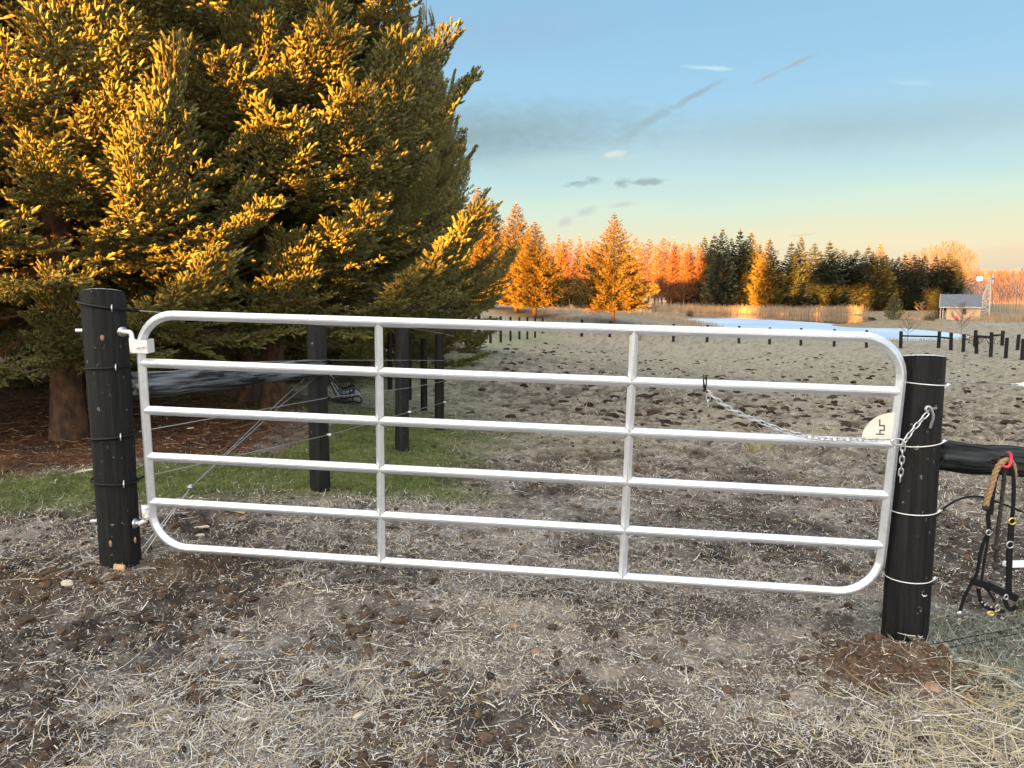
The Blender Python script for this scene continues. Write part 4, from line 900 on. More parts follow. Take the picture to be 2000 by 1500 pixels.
darks = [(1372, 603, 205, 468, 26, 0), (1392, 604, 200, 458, 24, 1), (1407, 605, 194, 452, 26, 2), (1441, 605, 196, 450, 24, 1), (1462, 605, 199, 452, 26, 3), (1498, 606, 190, 468, 28, 3), (1424, 605, 206, 475, 22, 0), (1541, 607, 190, 480, 24, 1), (1559, 606, 197, 470, 24, 0), (1586, 607, 191, 486, 26, 2), (1615, 607, 188, 480, 26, 1), (1642, 607, 192, 486, 26, 0), (1668, 607, 190, 490, 26, 2), (1690, 607, 193, 488, 24, 1), (1713, 607, 191, 484, 24, 3), (1738, 607, 192, 502, 24, 0), (1762, 607, 190, 504, 24, 1), (1780, 607, 189, 500, 22, 2), (1800, 608, 191, 508, 24, 0), (1822, 608, 188, 504, 24, 1), (1848, 609, 187, 498, 26, 2), (1862, 609, 195, 512, 22, 0)]
darks += [(1552, 606, 204, 492, 24, 0), (1600, 606, 203, 492, 24, 1), (1628, 606, 204, 488, 24, 2), (1655, 606, 205, 494, 24, 0), (1700, 606, 204, 498, 24, 1), (1725, 606, 205, 496, 24, 2), (1750, 606, 203, 508, 24, 0), (1790, 606, 204, 510, 24, 2), (1834, 607, 203, 506, 24, 0), (1386, 604, 212, 470, 24, 1), (1452, 605, 210, 466, 24, 2), (1480, 605, 206, 478, 22, 0)]
darks.sort()
for i, (px, py, d, ty, hw, k) in enumerate(darks):
    hw *= random.uniform(1.35, 1.85); ty += random.uniform(-7, 7)
    lab = f'{ORD[i]} conifer from the left in the dark wall of conifers beyond the pond' if k != 3 else f'conifer with sunlit gold put into its colour, {ORD[i]} from the left in the conifer wall beyond the pond'
    place_tree(px, py, d, ty, hw, far_c[k] if k < 3 else far_y, 20, 4.2, lab, 'conifers beyond the pond')
mixed = [(1090, 607, 205, 455, 15), (1131, 606, 207, 457, 16), (1100, 606, 208, 468, 14), (1157, 606, 207, 462, 14), (1315, 605, 206, 462, 13), (1342, 604, 207, 468, 13), (1068, 606, 204, 470, 16)]
mixed.sort()
for i, (px, py, d, ty, hw) in enumerate(mixed): place_tree(px, py, d, ty+7, hw*1.5, far_y, 20, 4.2, f'{ORD[i]} slim spruce from the left among the orange larches', 'spruces among the larches')
# bare larches and other leafless trees
def bare_mesh(name, h, rb, seed, nb, tw_n, col, base=.12, ang=.9, wid=.022, c2=None):
    rn = random.Random(seed); segs = []; cols = []
    segs.append((np.array([(math.sin(z*.5+seed)*.02*z, math.cos(z*.4+seed)*.02*z, z) for z in np.linspace(0, h, 7)]), h*.010, h*.001))
    for i in range(nb):
        t = base + (1-base)*(i+rn.random())/nb; z = h*t; a = i*2.4 + rn.uniform(-.5, .5); Lb = rb*((1-t)**.75)*rn.uniform(.7, 1.2) + .12*rb
        d = np.array([math.cos(a), math.sin(a), ang*rn.uniform(.6, 1.3)]); d = d/np.linalg.norm(d[:2]); P0 = np.array([0, 0, z])
        br = lambda s: P0 + d*Lb*s*.9 + np.array([0, 0, Lb*.25*s*s])
        segs.append((np.array([br(s) for s in np.linspace(0, 1, 4)]), wid*1.3, wid*.5))
        for k in range(tw_n):
            s = rn.uniform(.15, 1); p = br(s); dd = np.array([d[0]+rn.gauss(0, .7), d[1]+rn.gauss(0, .7), d[2]+rn.gauss(.3, .6)]); l2 = Lb*rn.uniform(.2, .5)*(1.1-s*.5)
            segs.append((np.array([p, p+dd*l2*.5, p+dd*l2 + np.array([0, 0, .1*l2])]), wid*.7, wid*.35))
    V, F = tubes_np(segs); c = np.tile([col], (len(V), 1)).astype(float); r_ = np.random.default_rng(seed).random((len(V)//3+1, 1)).repeat(3, 0)[:len(V)]
    c = c*(.8+.4*r_)
    return mesh_np(name, V, F, [m_twig], col=c)
larch = [bare_mesh('larch_branches', 19, 3.0, 40+i, 80, 20, (.20, .082, .036), .16, .35, .055) for i in range(3)]
lx = [(1078, 478, 208), (1112, 470, 205), (1098, 476, 204), (1145, 474, 206), (1162, 478, 204), (1170, 488, 206), (1238, 468, 206), (1252, 476, 203), (1266, 470, 206), (1278, 480, 204), (1292, 468, 205), (1304, 474, 203), (1318, 480, 205), (1330, 478, 204), (1345, 482, 202), (1358, 480, 203), (1368, 486, 200), (1335, 492, 198), (1310, 495, 198), (1285, 490, 199)]
lx.sort()
for i, (px, ty, d) in enumerate(lx):
    B_ = at(px, 606, d); hgt = (606-ty)/FPX*d; e = empty('larch_tree', B_, f'{ORD[i]} bare orange larch from the left in the row beyond the meadow', 'tree', 'bare larches beyond the meadow'); e.rotation_euler = (0, 0, random.uniform(0, 6.28))
    o = link('branches', larch[i % 3], e); s = hgt/19; o.scale = (s*1.35, s*1.35, s)
bare = [bare_mesh('bare_branches', 15, 3.4, 60+i, 34, 14, (.12, .075, .05), .30, 1.6, .035) for i in range(2)]
bg = [(1795, 490, 255), (1818, 484, 262), (1838, 478, 258), (1856, 476, 262), (1872, 484, 255), (1888, 492, 262), (1770, 498, 258)]
bg.sort()
for i, (px, ty, d) in enumerate(bg):
    B_ = at(px, 598, d); e = empty('bare_tree', B_, f'{ORD[i]} pinkish bare tree from the left rising behind the right conifers', 'tree', 'tall bare trees behind the conifers'); hgt = (598-ty)/FPX*d; e.rotation_euler = (0, 0, random.uniform(0, 6.28))
    o = link('branches', bare[i % 2], e); s = hgt/15; o.scale = (s*1.1, s*1.1, s)
birch = [bare_mesh('birch_branches', 9, 1.5, 80+i, 26, 9, (.19, .155, .13), .25, 1.3, .022) for i in range(2)]
bx = sorted([(1886 + i*5.2 + random.uniform(-2, 2), random.uniform(522, 552), random.uniform(128, 175)) for i in range(26)])
for i, (px, ty, d) in enumerate(bx):
    B_ = at(px, 611, d); e = empty('birch_sapling', B_, f'{ORD[i]} thin grey birch from the left in the thicket around the windmill', 'tree', 'bare birches behind the windmill'); hgt = (611-ty)/FPX*d; e.rotation_euler = (0, 0, random.uniform(0, 6.28))
    o = link('branches', birch[i % 2], e); s = hgt/9; o.scale = (s, s, s)
# small trees and shrubs
sm_c = conifer_mesh('young_conifer_crown', 4, 1.4, 90, 20, 9, 26, .26, .05, .8, (.115, .095, .035), (.15, .12, .05), .35, .1)
place_tree(1745, 624, 110, 574, 19, sm_c, 4, 1.4, 'young golden brown conifer on the point of land by the ice', 'small evergreens by the pond')
place_tree(1815, 627, 110, 606, 13, sm_c, 4, 1.4, 'low dark juniper bush left of the cabin', 'small evergreens by the pond')
place_tree(1833, 622, 120, 586, 11, sm_c, 4, 1.4, 'narrow dark young conifer against the cabin porch', 'small evergreens by the pond')
place_tree(1347, 618, 168, 598, 8, sm_c, 4, 1.4, 'tiny dark conifer on the meadow left of the ice', 'small evergreens by the pond')
small_bare = [bare_mesh('small_tree_branches', 3, 1.1, 100+i, 22, 12, (.15, .105, .075), .30, .9, .012) for i in range(2)]
def small_tree(px, py, d, ty, k, label, w=1.0, name='small_bare_tree', grp='small bare trees'):
    B_ = at(px, py, d); e = empty(name, B_, label, 'tree', grp); o = link('branches', small_bare[k], e); s = (py-ty)/FPX*d/3; o.scale = (s*w, s*w, s); return e
small_tree(1772, 670, 64, 612, 0, 'spreading bare tree behind the far rail in front of the ice', 1.25)
small_tree(1876, 669, 64, 592, 1, 'pale bare tree in front of the cabin', .95)
small_tree(1279, 636, 66, 580, 0, 'pinkish bare tree touching the lone golden spruce', .55)
small_tree(1800, 628, 108, 590, 1, 'reddish bare bush left of the cabin', 1.2, 'bare_bush')
for i, px in enumerate((1080, 1146, 1158)): small_tree(px, 634, 60, 596 if i else 598, i % 2, ('multi stemmed bare shrub between the golden pair and the lone spruce', 'left bare shrub under the lone golden spruce', 'right bare shrub under the lone golden spruce')[i], .8, 'bare_shrub', 'bare shrubs near the golden spruces')
b = MB(); p = at(1868, 622, 63.8); b.ball((0, 0, 0), .16, 12); b.tube([(0, 0, .14), (0, 0, .4)], .01, 5); tag(b.build('red_feeder', mat('red_painted_ball', (.45, .04, .04), .6), None, p), 'red ball shaped feeder hanging in the pale bare tree', 'feeder')

# ------------------------------------------------------------------ cabin and windmill
def cabin():
    d = 115; B_ = at(1874, 625, d); root = empty('log_cabin', B_, 'small pale timber cabin with grey metal roof beside the windmill', 'cabin')
    k = d/FPX; w = 68*k; m_wall = mat('pale_timber_boards', (.40, .235, .14), .85, 0, (.50, .31, .19), 3, (.3, .3, 6), .3); m_trim = mat('pale_trim', (.36, .31, .25), .7); m_roof = mat('grey_ribbed_metal', (.11, .115, .13), .45, .3, (.15, .155, .17), 4); m_dark = mat('dark_glass', (.015, .017, .02), .15)
    x0, x1 = -w*.5, w*.5; xm = x0 + 11*k; hw_ = 27*k; dp = 4.2; rz = hw_ + 23*k
    for i in range(9):
        b = MB(); zz = hw_*(i+.5)/9 - .1; b.box(((xm+x1)/2, dp/2, zz), (x1-xm, dp, hw_/9-.02)); b.build('wall_board', m_wall, root)
    b = MB(); b.box(((xm+x1)/2, dp/2, hw_/2-.1), (x1-xm-.06, dp-.06, hw_)); b.build('wall', m_wall, root)
    g = MB(); g.smooth = False
    for xg in (xm+.02, x1-.14): g.add([(xg, .02, hw_-.05), (xg, dp-.02, hw_-.05), (xg, dp/2, rz-.12), (xg+.12, .02, hw_-.05), (xg+.12, dp-.02, hw_-.05), (xg+.12, dp/2, rz-.12)], [(0, 1, 2), (3, 5, 4), (0, 2, 5, 3), (1, 4, 5, 2), (0, 3, 4, 1)])
    g.build('gable', m_wall, root)
    rf = MB(); rf.smooth = False; ov = .28
    for s_ in (-1, 1):
        ye = dp/2 + s_*(dp/2+ov); ze = hw_ - .12
        rf.add([(x0-.1, dp/2, rz), (x1+.2, dp/2, rz), (x1+.2, ye, ze), (x0-.1, ye, ze), (x0-.1, dp/2, rz-.07), (x1+.2, dp/2, rz-.07), (x1+.2, ye, ze-.07), (x0-.1, ye, ze-.07)], [(0, 1, 2, 3), (4, 7, 6, 5), (0, 4, 5, 1), (3, 2, 6, 7), (0, 3, 7, 4), (1, 5, 6, 2)])
        n = 17
        for i in range(n): x = x0 - .05 + (w+.2)*i/(n-1); rf.bar((x, dp/2, rz+.015), (x, ye, ze+.015), .05, .04)
    ro = rf.build('roof', m_roof, root)
    tr = MB()
    for x in (x0-.12, x1+.2):
        tr.bar((x, dp/2, rz), (x, -ov-.02, hw_-.16), .07, .2); tr.bar((x, dp/2, rz), (x, dp+ov, hw_-.16), .07, .2)
    tr.bar((x0-.1, -ov-.03, hw_-.2), (x1+.2, -ov-.03, hw_-.2), .05, .16); tr.build('trim_board', m_trim, ro)
    for x, y in ((x0+.05, .05), (x0+.05+4.5*k, .05), (x0+.05, dp-.1)):
        b = MB(); b.box((x, y, hw_/2-.1), (.12, .12, hw_)); b.build('porch_post', m_trim, root)
    b = MB(); b.box((x0+5.5*k, dp/2, .0), (11*k, dp, .12)); b.build('porch_floor', m_wall, root)
    b = MB(); b.box((xm-.02, dp*.35, hw_*.42), (.06, .9, hw_*.8)); b.build('door', m_dark, root)
    wx = x0 + 41*k; b = MB(); b.box((wx, -.03, hw_*.62), (8*k, .07, 12*k)); f = b.build('window', m_trim, root); b = MB(); b.box((wx, -.075, hw_*.62), (6.6*k, .03, 10.5*k)); b.build('pane', m_dark, f)
    return root
CABIN = cabin()
CABIN.rotation_euler = (0, 0, -.52)
def windmill():
    d = 122; k = d/FPX; base = at(1917, 621, d); zt = at(1929, 546, d).z - base.z; root = empty('windmill', base, 'small white lattice windmill with square tail vane beside the cabin', 'windmill'); m_w = mat('pale_galvanised_lattice', (.34, .33, .31), .6, .2); m_v = mat('white_sheet_metal', (.55, .56, .60), .5)
    hw = 12*k; legs = []
    for sx in (-1, 1):
        for sy in (-1, 1):
            a = Vector((sx*hw - (.0), sy*hw, -.3)); t = Vector((sx*.10 + 9.5*k, sy*.10, zt)); 
            b = MB(); b.bar(a, t, .11, .11); b.build('leg', m_w, root); legs.append((a, t))
    lat = MB(); nl = 7; lv = [1-(1-i/nl)**1.25*1 if False else i/nl for i in range(nl)]
    faces = [(0, 1), (2, 3), (0, 2), (1, 3)]
    for i in range(nl-0):
        t0 = .06 + .84*(1-(1-i/nl)**1.5); t1 = .06 + .84*(1-(1-(i+1)/nl)**1.5)
        for p, q in faces:
            A = lambda n_, t: legs[n_][0].lerp(legs[n_][1], t)
            lat.bar(A(p, t0), A(q, t0), .07, .07); lat.bar(A(p, t0), A(q, t1), .055, .055); lat.bar(A(q, t0), A(p, t1), .055, .055)
    lat.build('lattice_braces', m_w, root)
    c = Vector((9.5*k, 0, zt+.12)); b = MB(); b.bar(c + Vector((.35, 0, 0)), c + Vector((-1.0, 0, .05)), .12, .12); b.build('tail_boom', mat('rusty_boom', (.50, .30, .18), .7), root)
    b = MB(); b.smooth = False; v = [(-.95, .02, -.33), (-1.75, .02, -.40), (-1.85, .02, 0), (-1.75, .02, .42), (-.95, .02, .33)]; n = 5
    V = [c + Vector((x, y-.04, z)) for x, y, z in v] + [c + Vector((x, y, z)) for x, y, z in v]; b.add(V, [tuple(range(5)), tuple(range(9, 4, -1))] + [(i, i+5, (i+1) % 5+5, (i+1) % 5) for i in range(5)]); b.build('tail_vane', m_v, root)
    hub = c + Vector((.38, 0, 0)); b = MB(); b.tube([hub - Vector((.15, 0, 0)), hub + Vector((.12, 0, 0))], .13, 10); b.build('hub', m_iron, root)
    for i in range(14):
        a = 2*math.pi*i/14; r_ = Vector((0, math.cos(a), math.sin(a))); tq = Vector((0, -math.sin(a), math.cos(a))); b = MB(); b.smooth = False
        p0 = hub + r_*.22; p1 = hub + r_*.78; o = Vector((.07, 0, 0))
        V = [p0 - tq*.045 - o*.6, p0 + tq*.045 + o*.6, p1 + tq*.13 + o, p1 - tq*.13 - o]; V += [x + Vector((.012, 0, 0)) for x in V]
        b.add(V, [(0, 1, 2, 3), (7, 6, 5, 4), (0, 4, 5, 1), (1, 5, 6, 2), (2, 6, 7, 3), (3, 7, 4, 0)]); b.build('blade', m_v, root)
    root.rotation_euler = (0, 0, -.50)
windmill()

# ------------------------------------------------------------------ far hill; unseen growth added out of the frame to cast the evening shade
def hill():
    xs = np.linspace(60, 420, 60); ys = np.linspace(330, 560, 24); X, Y = np.meshgrid(xs, ys)
    Z = -3 + 16*sstep(330, 450, Y)*sstep(90, 190, X)*(.85+.3*fbm(X, Y, .01, 3, 5))
    V = np.stack([X, Y, Z], -1).reshape(-1, 3); nc = 60; i = np.arange(23)[:, None]*nc + np.arange(59)[None]; F = np.stack([i, i+1, i+1+nc, i+nc], -1).reshape(-1, 4)
    tag(link('hill', mesh_np('hill', V, F, [mat('rusty_hill_ground', (.20, .12, .08), .95, 0, (.26, .15, .10), .05)], smooth=True)), kind='structure')
    rn = np.random.default_rng(5); n = 2600; x = rn.uniform(95, 400, n); y = rn.uniform(345, 470, n); z = -3 + 16*sstep(330, 450, y)*sstep(90, 190, x)*(.85+.3*fbm(x, y, .01, 3, 5))
    P = np.repeat(np.stack([x, y, z], 1), 7, 0); m_ = len(P); Dd = np.stack([rn.normal(size=m_)*.28, rn.normal(size=m_)*.28, np.ones(m_)], 1); P[:, 2] += rn.uniform(-.5, 2.2, m_)
    V, F = spray_np(P, Dd, rn.uniform(2, 4.2, m_), np.full(m_, .16), rn); c = np.repeat(lerp((.105, .052, .034), (.17, .085, .055), rn.random(m_)), 5, 0)
    tag(link('far_wood', mesh_np('far_wood', V, F, [m_twig], col=c)), 'rusty bare wood covering the far hill at the right', None, None, 'stuff')
hill()
def shade_row(name, prof, label):
    """an added row that casts shade: list of (x, y, base, top, thickness)"""
    V = []; F = []
    n = 7
    for x, y, zb, zt, th in prof:
        for k in range(n):
            a = math.pi*k/(n-1); V.append((x - SDIR[0]*th*math.cos(a), y - SDIR[1]*th*math.cos(a), zb + (zt-zb)*math.sin(a)**.45))
    for i in range(len(prof)-1):
        for k in range(n-1): F.append((i*n+k, i*n+k+1, (i+1)*n+k+1, (i+1)*n+k))
    m_ = mat('shade_row_green', (.04, .05, .02), .9, 0, (.07, .08, .03), 1.5, bump=.5)
    tag(link(name, mesh_np(name, V, F, [m_], smooth=True)), label, None, None, 'stuff')
def pa(p, a): return (a*SDIR[0] + p*SDIR[1], a*SDIR[1] - p*SDIR[0])
TE = math.tan(SUN_EL); rnh = random.Random(5)
pr = []
for i in range(420):
    p = -78 + i*.38; x, y = pa(p, -40); zl = 1.75 if p > -20 else 1.75
    jag = .22*math.sin(p*.9) + .16*math.sin(p*2.3+1) + rnh.uniform(-.10, .10)
    pr.append((x, y, -1.5, zl + 41.7*TE + jag*1.0, .9))
shade_row('shade_hedge', pr, 'unseen evergreen row added behind the camera as shade caster')  # unseen, added so its top sets the shadow line on the near trees
def wood():  # unseen trees added to shade the far conifers, larches and cabin
    rn = np.random.default_rng(9); P = []; Dd = []; Ln = []
    spots = [(p, 17 + rn.uniform(-2.0, 1.5)) for p in np.arange(-56, -46.5, 1.5)] + [(p, 16 + rn.uniform(-2.0, 1.5)) for p in np.arange(-39.5, -36.2, 1.2)] + [(p, 7.0 + rn.uniform(-.9, .9)) for p in np.arange(-95, -58, 1.6)] + [(p, 9.5 + rn.uniform(-1, 1.5)) for p in np.arange(-2.5, 12, 1.5)]
    for p, hgt in spots:
        a = (60 if p < -57.5 else 14 if p < -20 else -34) + rn.uniform(-4, 4); x, y = pa(p, a)
        n = 500; t = rn.random(n)**.8; r = (2.6*(1-t)**.8+.15)*rn.random(n)**.5; th = rn.uniform(0, 6.28, n)
        P.append(np.stack([x + r*np.cos(th), y + r*np.sin(th), t*hgt*1.25], 1)); Dd.append(np.stack([np.cos(th), np.sin(th), rn.normal(size=n)*.3], 1)); Ln.append(np.full(n, 1.3))
    P = np.concatenate(P); Dd = np.concatenate(Dd); Ln = np.concatenate(Ln); V, F = spray_np(P, Dd, Ln, Ln*.4, rn)
    tag(link('shade_wood', mesh_np('shade_wood', V, F, [m_farneedle], col=np.tile([(.05, .06, .03)], (len(V), 1)))), 'unseen spruces added left of the frame and behind as shade casters', None, None, 'stuff')
wood()
def shade_pines():  # unseen high canopy added to shade the far conifers, low sun passes underneath
    rn = np.random.default_rng(19); P = []; Dd = []; Ln = []; tr = MB()
    for p in np.arange(-29.6, -1, 1.7):
        x, y = pa(p + rn.uniform(-.4, .4), -30 + rn.uniform(-3, 3)); h0 = (10.3 if p < -18 else 9.6) + rn.uniform(-.1, .5); h1_ = 19 + rn.uniform(-3.5, .5)
        n = 650; t = rn.random(n); r = 1.9*np.sin(np.pi*np.clip(t*.86+.14, 0, 1))**.6*rn.random(n)**.4; th = rn.uniform(0, 6.28, n)
        P.append(np.stack([x + r*np.cos(th), y + r*np.sin(th), h0 + t*(h1_-h0)], 1)); Dd.append(np.stack([np.cos(th), np.sin(th), rn.normal(size=n)*.4], 1)); Ln.append(np.full(n, .9))
        tr.tube([(x, y, -.5), (x, y, 8), (x, y, h1_)], .14, 7, scales=[1.2, 1, .3])
    P = np.concatenate(P); Dd = np.concatenate(Dd); Ln = np.concatenate(Ln); V, F = spray_np(P, Dd, Ln, Ln*.4, rn)
    tag(link('shade_pine_stand', mesh_np('shade_pine_stand', V, F, [m_farneedle], col=np.tile([(.05, .06, .03)], (len(V), 1)))), 'unseen tall canopy added behind the camera as shade caster', None, None, 'stuff')
    tag(tr.build('shade_pine_trunks', m_darkbark), 'bare trunks of the unseen shade canopy added behind the camera', None, None, 'stuff')
shade_pines()

# ------------------------------------------------------------------ ground cover: straw, litter, grass, clods, reeds
def blades(name, x, y, ln, wd, az, pit, bend, col, m, lift, seg=2, label=None, kind='stuff', zz=None, tip=.35):
    """curved thin strips lying on or standing in the ground"""
    n = len(x); z = (H(x, y) if zz is None else zz) + lift; P0 = np.stack([x, y, z], 1)
    d = np.stack([np.cos(az)*np.cos(pit), np.sin(az)*np.cos(pit), np.sin(pit)], 1); s = norm(np.cross(d, np.array([[0, 0, 1.]]) + .6*RNG.normal(size=(n, 3)))); b2 = np.cross(s, d)
    rows = []
    for i in range(seg+1):
        t = i/seg; c = P0 + d*(ln*t)[:, None] + s*(bend[:, 0]*ln*t*t)[:, None] + np.array([0, 0, 1.])*(bend[:, 1]*ln*(t*t))[:, None]
        w = wd*(1-(1-tip)*t); rows.append(c - s*w[:, None]); rows.append(c + s*w[:, None])
    V = np.stack(rows, 1); k = 2*(seg+1); F = []
    for i in range(seg): F.append([2*i, 2*i+1, 2*i+3, 2*i+2])
    F = (np.array(F)[None] + (np.arange(n)*k)[:, None, None]).reshape(-1, 4)
    o = link(name, mesh_np(name, V.reshape(-1, 3), F, [m], col=np.repeat(col, k, 0)))
    tag(o, label, None, None, kind); return o
def scatter(n, y0, y1, pw=1.0, hw=.78):
    """evenly thick as seen from the gate side: denser close by"""
    y = y0*(y1/y0)**(RNG.random(n)**pw); x = RNG.uniform(-1, 1, n)*(hw*y + .15); return x, y
def pick(prob): return RNG.random(len(prob)) < prob
PAL = np.array([(.36, .31, .235), (.47, .43, .36), (.56, .55, .52), (.42, .33, .19), (.27, .22, .17), (.50, .43, .29), (.20, .155, .12)])
def gold_zone(x, y): return sstep(1.0, 1.9, x + .55*(2.9-y))*(1-sstep(2.75, 3.15, y - .1*x))
def heap(x, y, cx, cy, rx, ry): return np.exp(-(((x-cx)/rx)**2 + ((y-cy)/ry)**2))
# short frosty litter
x, y = scatter(330000, 1.6, 13, .9)
g = np.maximum(green_mask(x, y), litter_mask(x, y)); soil = np.clip(mound(x, y)/.05, 0, 1)
pr_ = (.20 + .80*sstep(.38, .62, fbm(x, y, .9, 3, 81)*.5 + fbm(x, y, 3.3, 3, 82)*.5))*(1-.72*churn(x, y))*(1-.9*g)*(1-.7*soil)
k = pick(pr_); x, y = x[k], y[k]; n = len(x)
c = PAL[RNG.choice(7, n, p=[.22, .24, .20, .09, .11, .06, .08])]*RNG.uniform(.75, 1.2, (n, 1))
blades('hay_litter', x, y, RNG.gamma(2.5, .0072, n)*(1+.07*y) + .004, RNG.uniform(.0008, .0020, n)*(1+.10*y), RNG.uniform(0, 6.28, n), RNG.normal(size=n)*.28 + .06, RNG.normal(size=(n, 2))*np.array([.45, .22]), c, m_straw, RNG.uniform(.001, .008, n), 2, 'short frosty hay litter trodden into the mud')
# crumbs of broken hay pressed into the mud
x, y = scatter(210000, 1.6, 8, .85); g = np.maximum(green_mask(x, y), litter_mask(x, y))
k = pick((.35 + .65*sstep(.40, .60, fbm(x, y, 1.4, 3, 83)))*(1-.35*churn(x, y))*(1-.9*g)*(1-.5*np.clip(mound(x, y)/.05, 0, 1))); x, y = x[k], y[k]; n = len(x)
c = PAL[RNG.choice(7, n, p=[.22, .24, .24, .07, .11, .05, .07])]*RNG.uniform(.7, 1.2, (n, 1))
blades('hay_crumbs', x, y, RNG.gamma(2.2, .0034, n)*(1+.08*y) + .002, RNG.uniform(.0008, .0022, n)*(1+.08*y), RNG.uniform(0, 6.28, n), RNG.normal(size=n)*.35 + .08, RNG.normal(size=(n, 2))*.3, c, m_straw, RNG.uniform(0, .006, n), 1, 'broken crumbs of hay pressed into the mud', tip=.7)
# long stalks
x, y = scatter(47000, 1.6, 9, .85); gz = gold_zone(x, y)
hp1 = heap(x, y, -.85, 2.72, .50, .22); g = np.maximum(green_mask(x, y), litter_mask(x, y))
k = pick(np.clip(.05 + .06*sstep(.45, .65, fbm(x, y, .8, 2, 85)) + .95*gz + .85*hp1, 0, 1)*(1-.85*g)); x, y, gz, hp1 = x[k], y[k], gz[k], hp1[k]; n = len(x)
c = lerp(PAL[RNG.choice(7, n, p=[.3, .25, .15, .15, .05, .1, 0])], np.array([(.52, .42, .22)]), (gz*.6*RNG.random(n)))*RNG.uniform(.85, 1.15, (n, 1)); c = lerp(c, (.46, .46, .40), hp1*.5)
blades('straw', x, y, RNG.uniform(.04, .17, n)*(1 + .5*gz), RNG.uniform(.0011, .0024, n), RNG.uniform(0, 6.28, n), RNG.normal(size=n)*.10 + .03, RNG.normal(size=(n, 2))*np.array([.30, .06]), c, m_straw, RNG.uniform(.004, .016, n) + .02*gz*RNG.random(n), 4, 'loose golden and frosted straw stalks on the ground')
# mud clods
def clods():
    x, y = scatter(46000, 1.6, 30, .9); ch = churn(x, y); soil = np.clip(mound(x, y)/.05, 0, 1); g = np.maximum(green_mask(x, y), litter_mask(x, y))
    k = pick(np.clip(.06 + .40*ch + .8*soil + .5*pasture_spots(x, y)*sstep(5, 8, y), 0, 1)*(1-.97*g)*(1-.75*sstep(9, 20, y))); x, y = x[k], y[k]; n = len(x); s = np.minimum(RNG.gamma(1.6, .0042, n), .020)*(1 + .05*y) + .003
    bm = bmesh.new(); bmesh.ops.create_icosphere(bm, subdivisions=1, radius=1); tv = np.array([v.co[:] for v in bm.verts]); tf = np.array([[v.index for v in f.verts] for f in bm.faces]); bm.free()
    jit = 1 + RNG.uniform(-.38, .38, (n, len(tv), 1)); sq = np.stack([RNG.uniform(.8, 1.5, n), RNG.uniform(.8, 1.5, n), RNG.uniform(.5, .9, n)], 1)
    V = tv[None]*jit*sq[:, None]*s[:, None, None] + np.stack([x, y, H(x, y) + s*.15], 1)[:, None]
    F = (tf[None] + (np.arange(n)*len(tv))[:, None, None]).reshape(-1, 3); c = lerp((.045, .032, .024), (.13, .09, .06), RNG.random(n)**1.6); c = lerp(c, (.115, .07, .042), np.clip(mound(x, y)/.05, 0, 1)*.7)
    tag(link('mud_clods', mesh_np('mud_clods', V.reshape(-1, 3), F, [m_clod], col=np.repeat(c, len(tv), 0), smooth=False)), 'dark crumbled mud clods on the ground', None, None, 'stuff')
clods()
def dung():
    rn = np.random.default_rng(12); y = 12*(50/12)**rn.random(700); x = rn.uniform(-.1, .7, 700)*y + rn.normal(size=700)*1.5; k = (x > -.9 + .01*y); x, y = x[k], y[k]
    px = [(1240, 666, 52), (1720, 683, 50)]
    n = len(x); s = rn.uniform(.03, .095, n); bm = bmesh.new(); bmesh.ops.create_icosphere(bm, subdivisions=2, radius=1); tv = np.array([v.co[:] for v in bm.verts]); tf = np.array([[v.index for v in f.verts] for f in bm.faces]); bm.free()
    jit = 1 + rn.uniform(-.3, .3, (n, len(tv), 1)); V = tv[None]*jit*np.stack([rn.uniform(.9, 1.7, n), rn.uniform(.8, 1.2, n), rn.uniform(.4, .75, n)], 1)[:, None]*s[:, None, None] + np.stack([x, y, H(x, y) + s*.1], 1)[:, None]
    F = (tf[None] + (np.arange(n)*len(tv))[:, None, None]).reshape(-1, 3); c = lerp((.02, .015, .011), (.055, .04, .03), rn.random(n))
    tag(link('dung_heaps', mesh_np('dung_heaps', V.reshape(-1, 3), F, [m_clod], col=np.repeat(c, len(tv), 0))), 'small dark dung heaps and clods dotted over the pasture', None, None, 'stuff')
dung()
# green verge and the frosted grass right of the post
x = RNG.uniform(-7.5, .4, 105000); y = 4.7*(13/4.7)**RNG.random(105000); k = pick(green_mask(x, y)); x, y = x[k], y[k]
x2 = RNG.uniform(1.75, 4.2, 26000); y2 = RNG.uniform(2.5, 4.4, 26000); k = pick(sstep(1.75, 2.0, x2)*(1-sstep(3.5, 4.3, y2))*sstep(2.5, 2.85, y2)*.8); x2, y2 = x2[k], y2[k]
n1, n2_ = len(x), len(x2); c = lerp((.072, .108, .022), (.165, .18, .06), RNG.random(n1)); fr = sstep(5.9, 5.2, y)*.5; c = lerp(c, (.26, .27, .20), fr*RNG.random(n1)); cc = lerp((.13, .16, .11), (.30, .32, .26), RNG.random(n2_))
X = np.concatenate([x, x2]); Y = np.concatenate([y, y2]); n = n1+n2_
blades('grass', X, Y, RNG.uniform(.025, .065, n), RNG.uniform(.0016, .0032, n), RNG.uniform(0, 6.28, n), RNG.uniform(.25, 1.2, n), RNG.normal(size=(n, 2))*.3 - np.array([0, .25]), np.concatenate([c, cc]), m_grass, np.zeros(n), 2, 'short green verge grass and frosted blades right of the post')
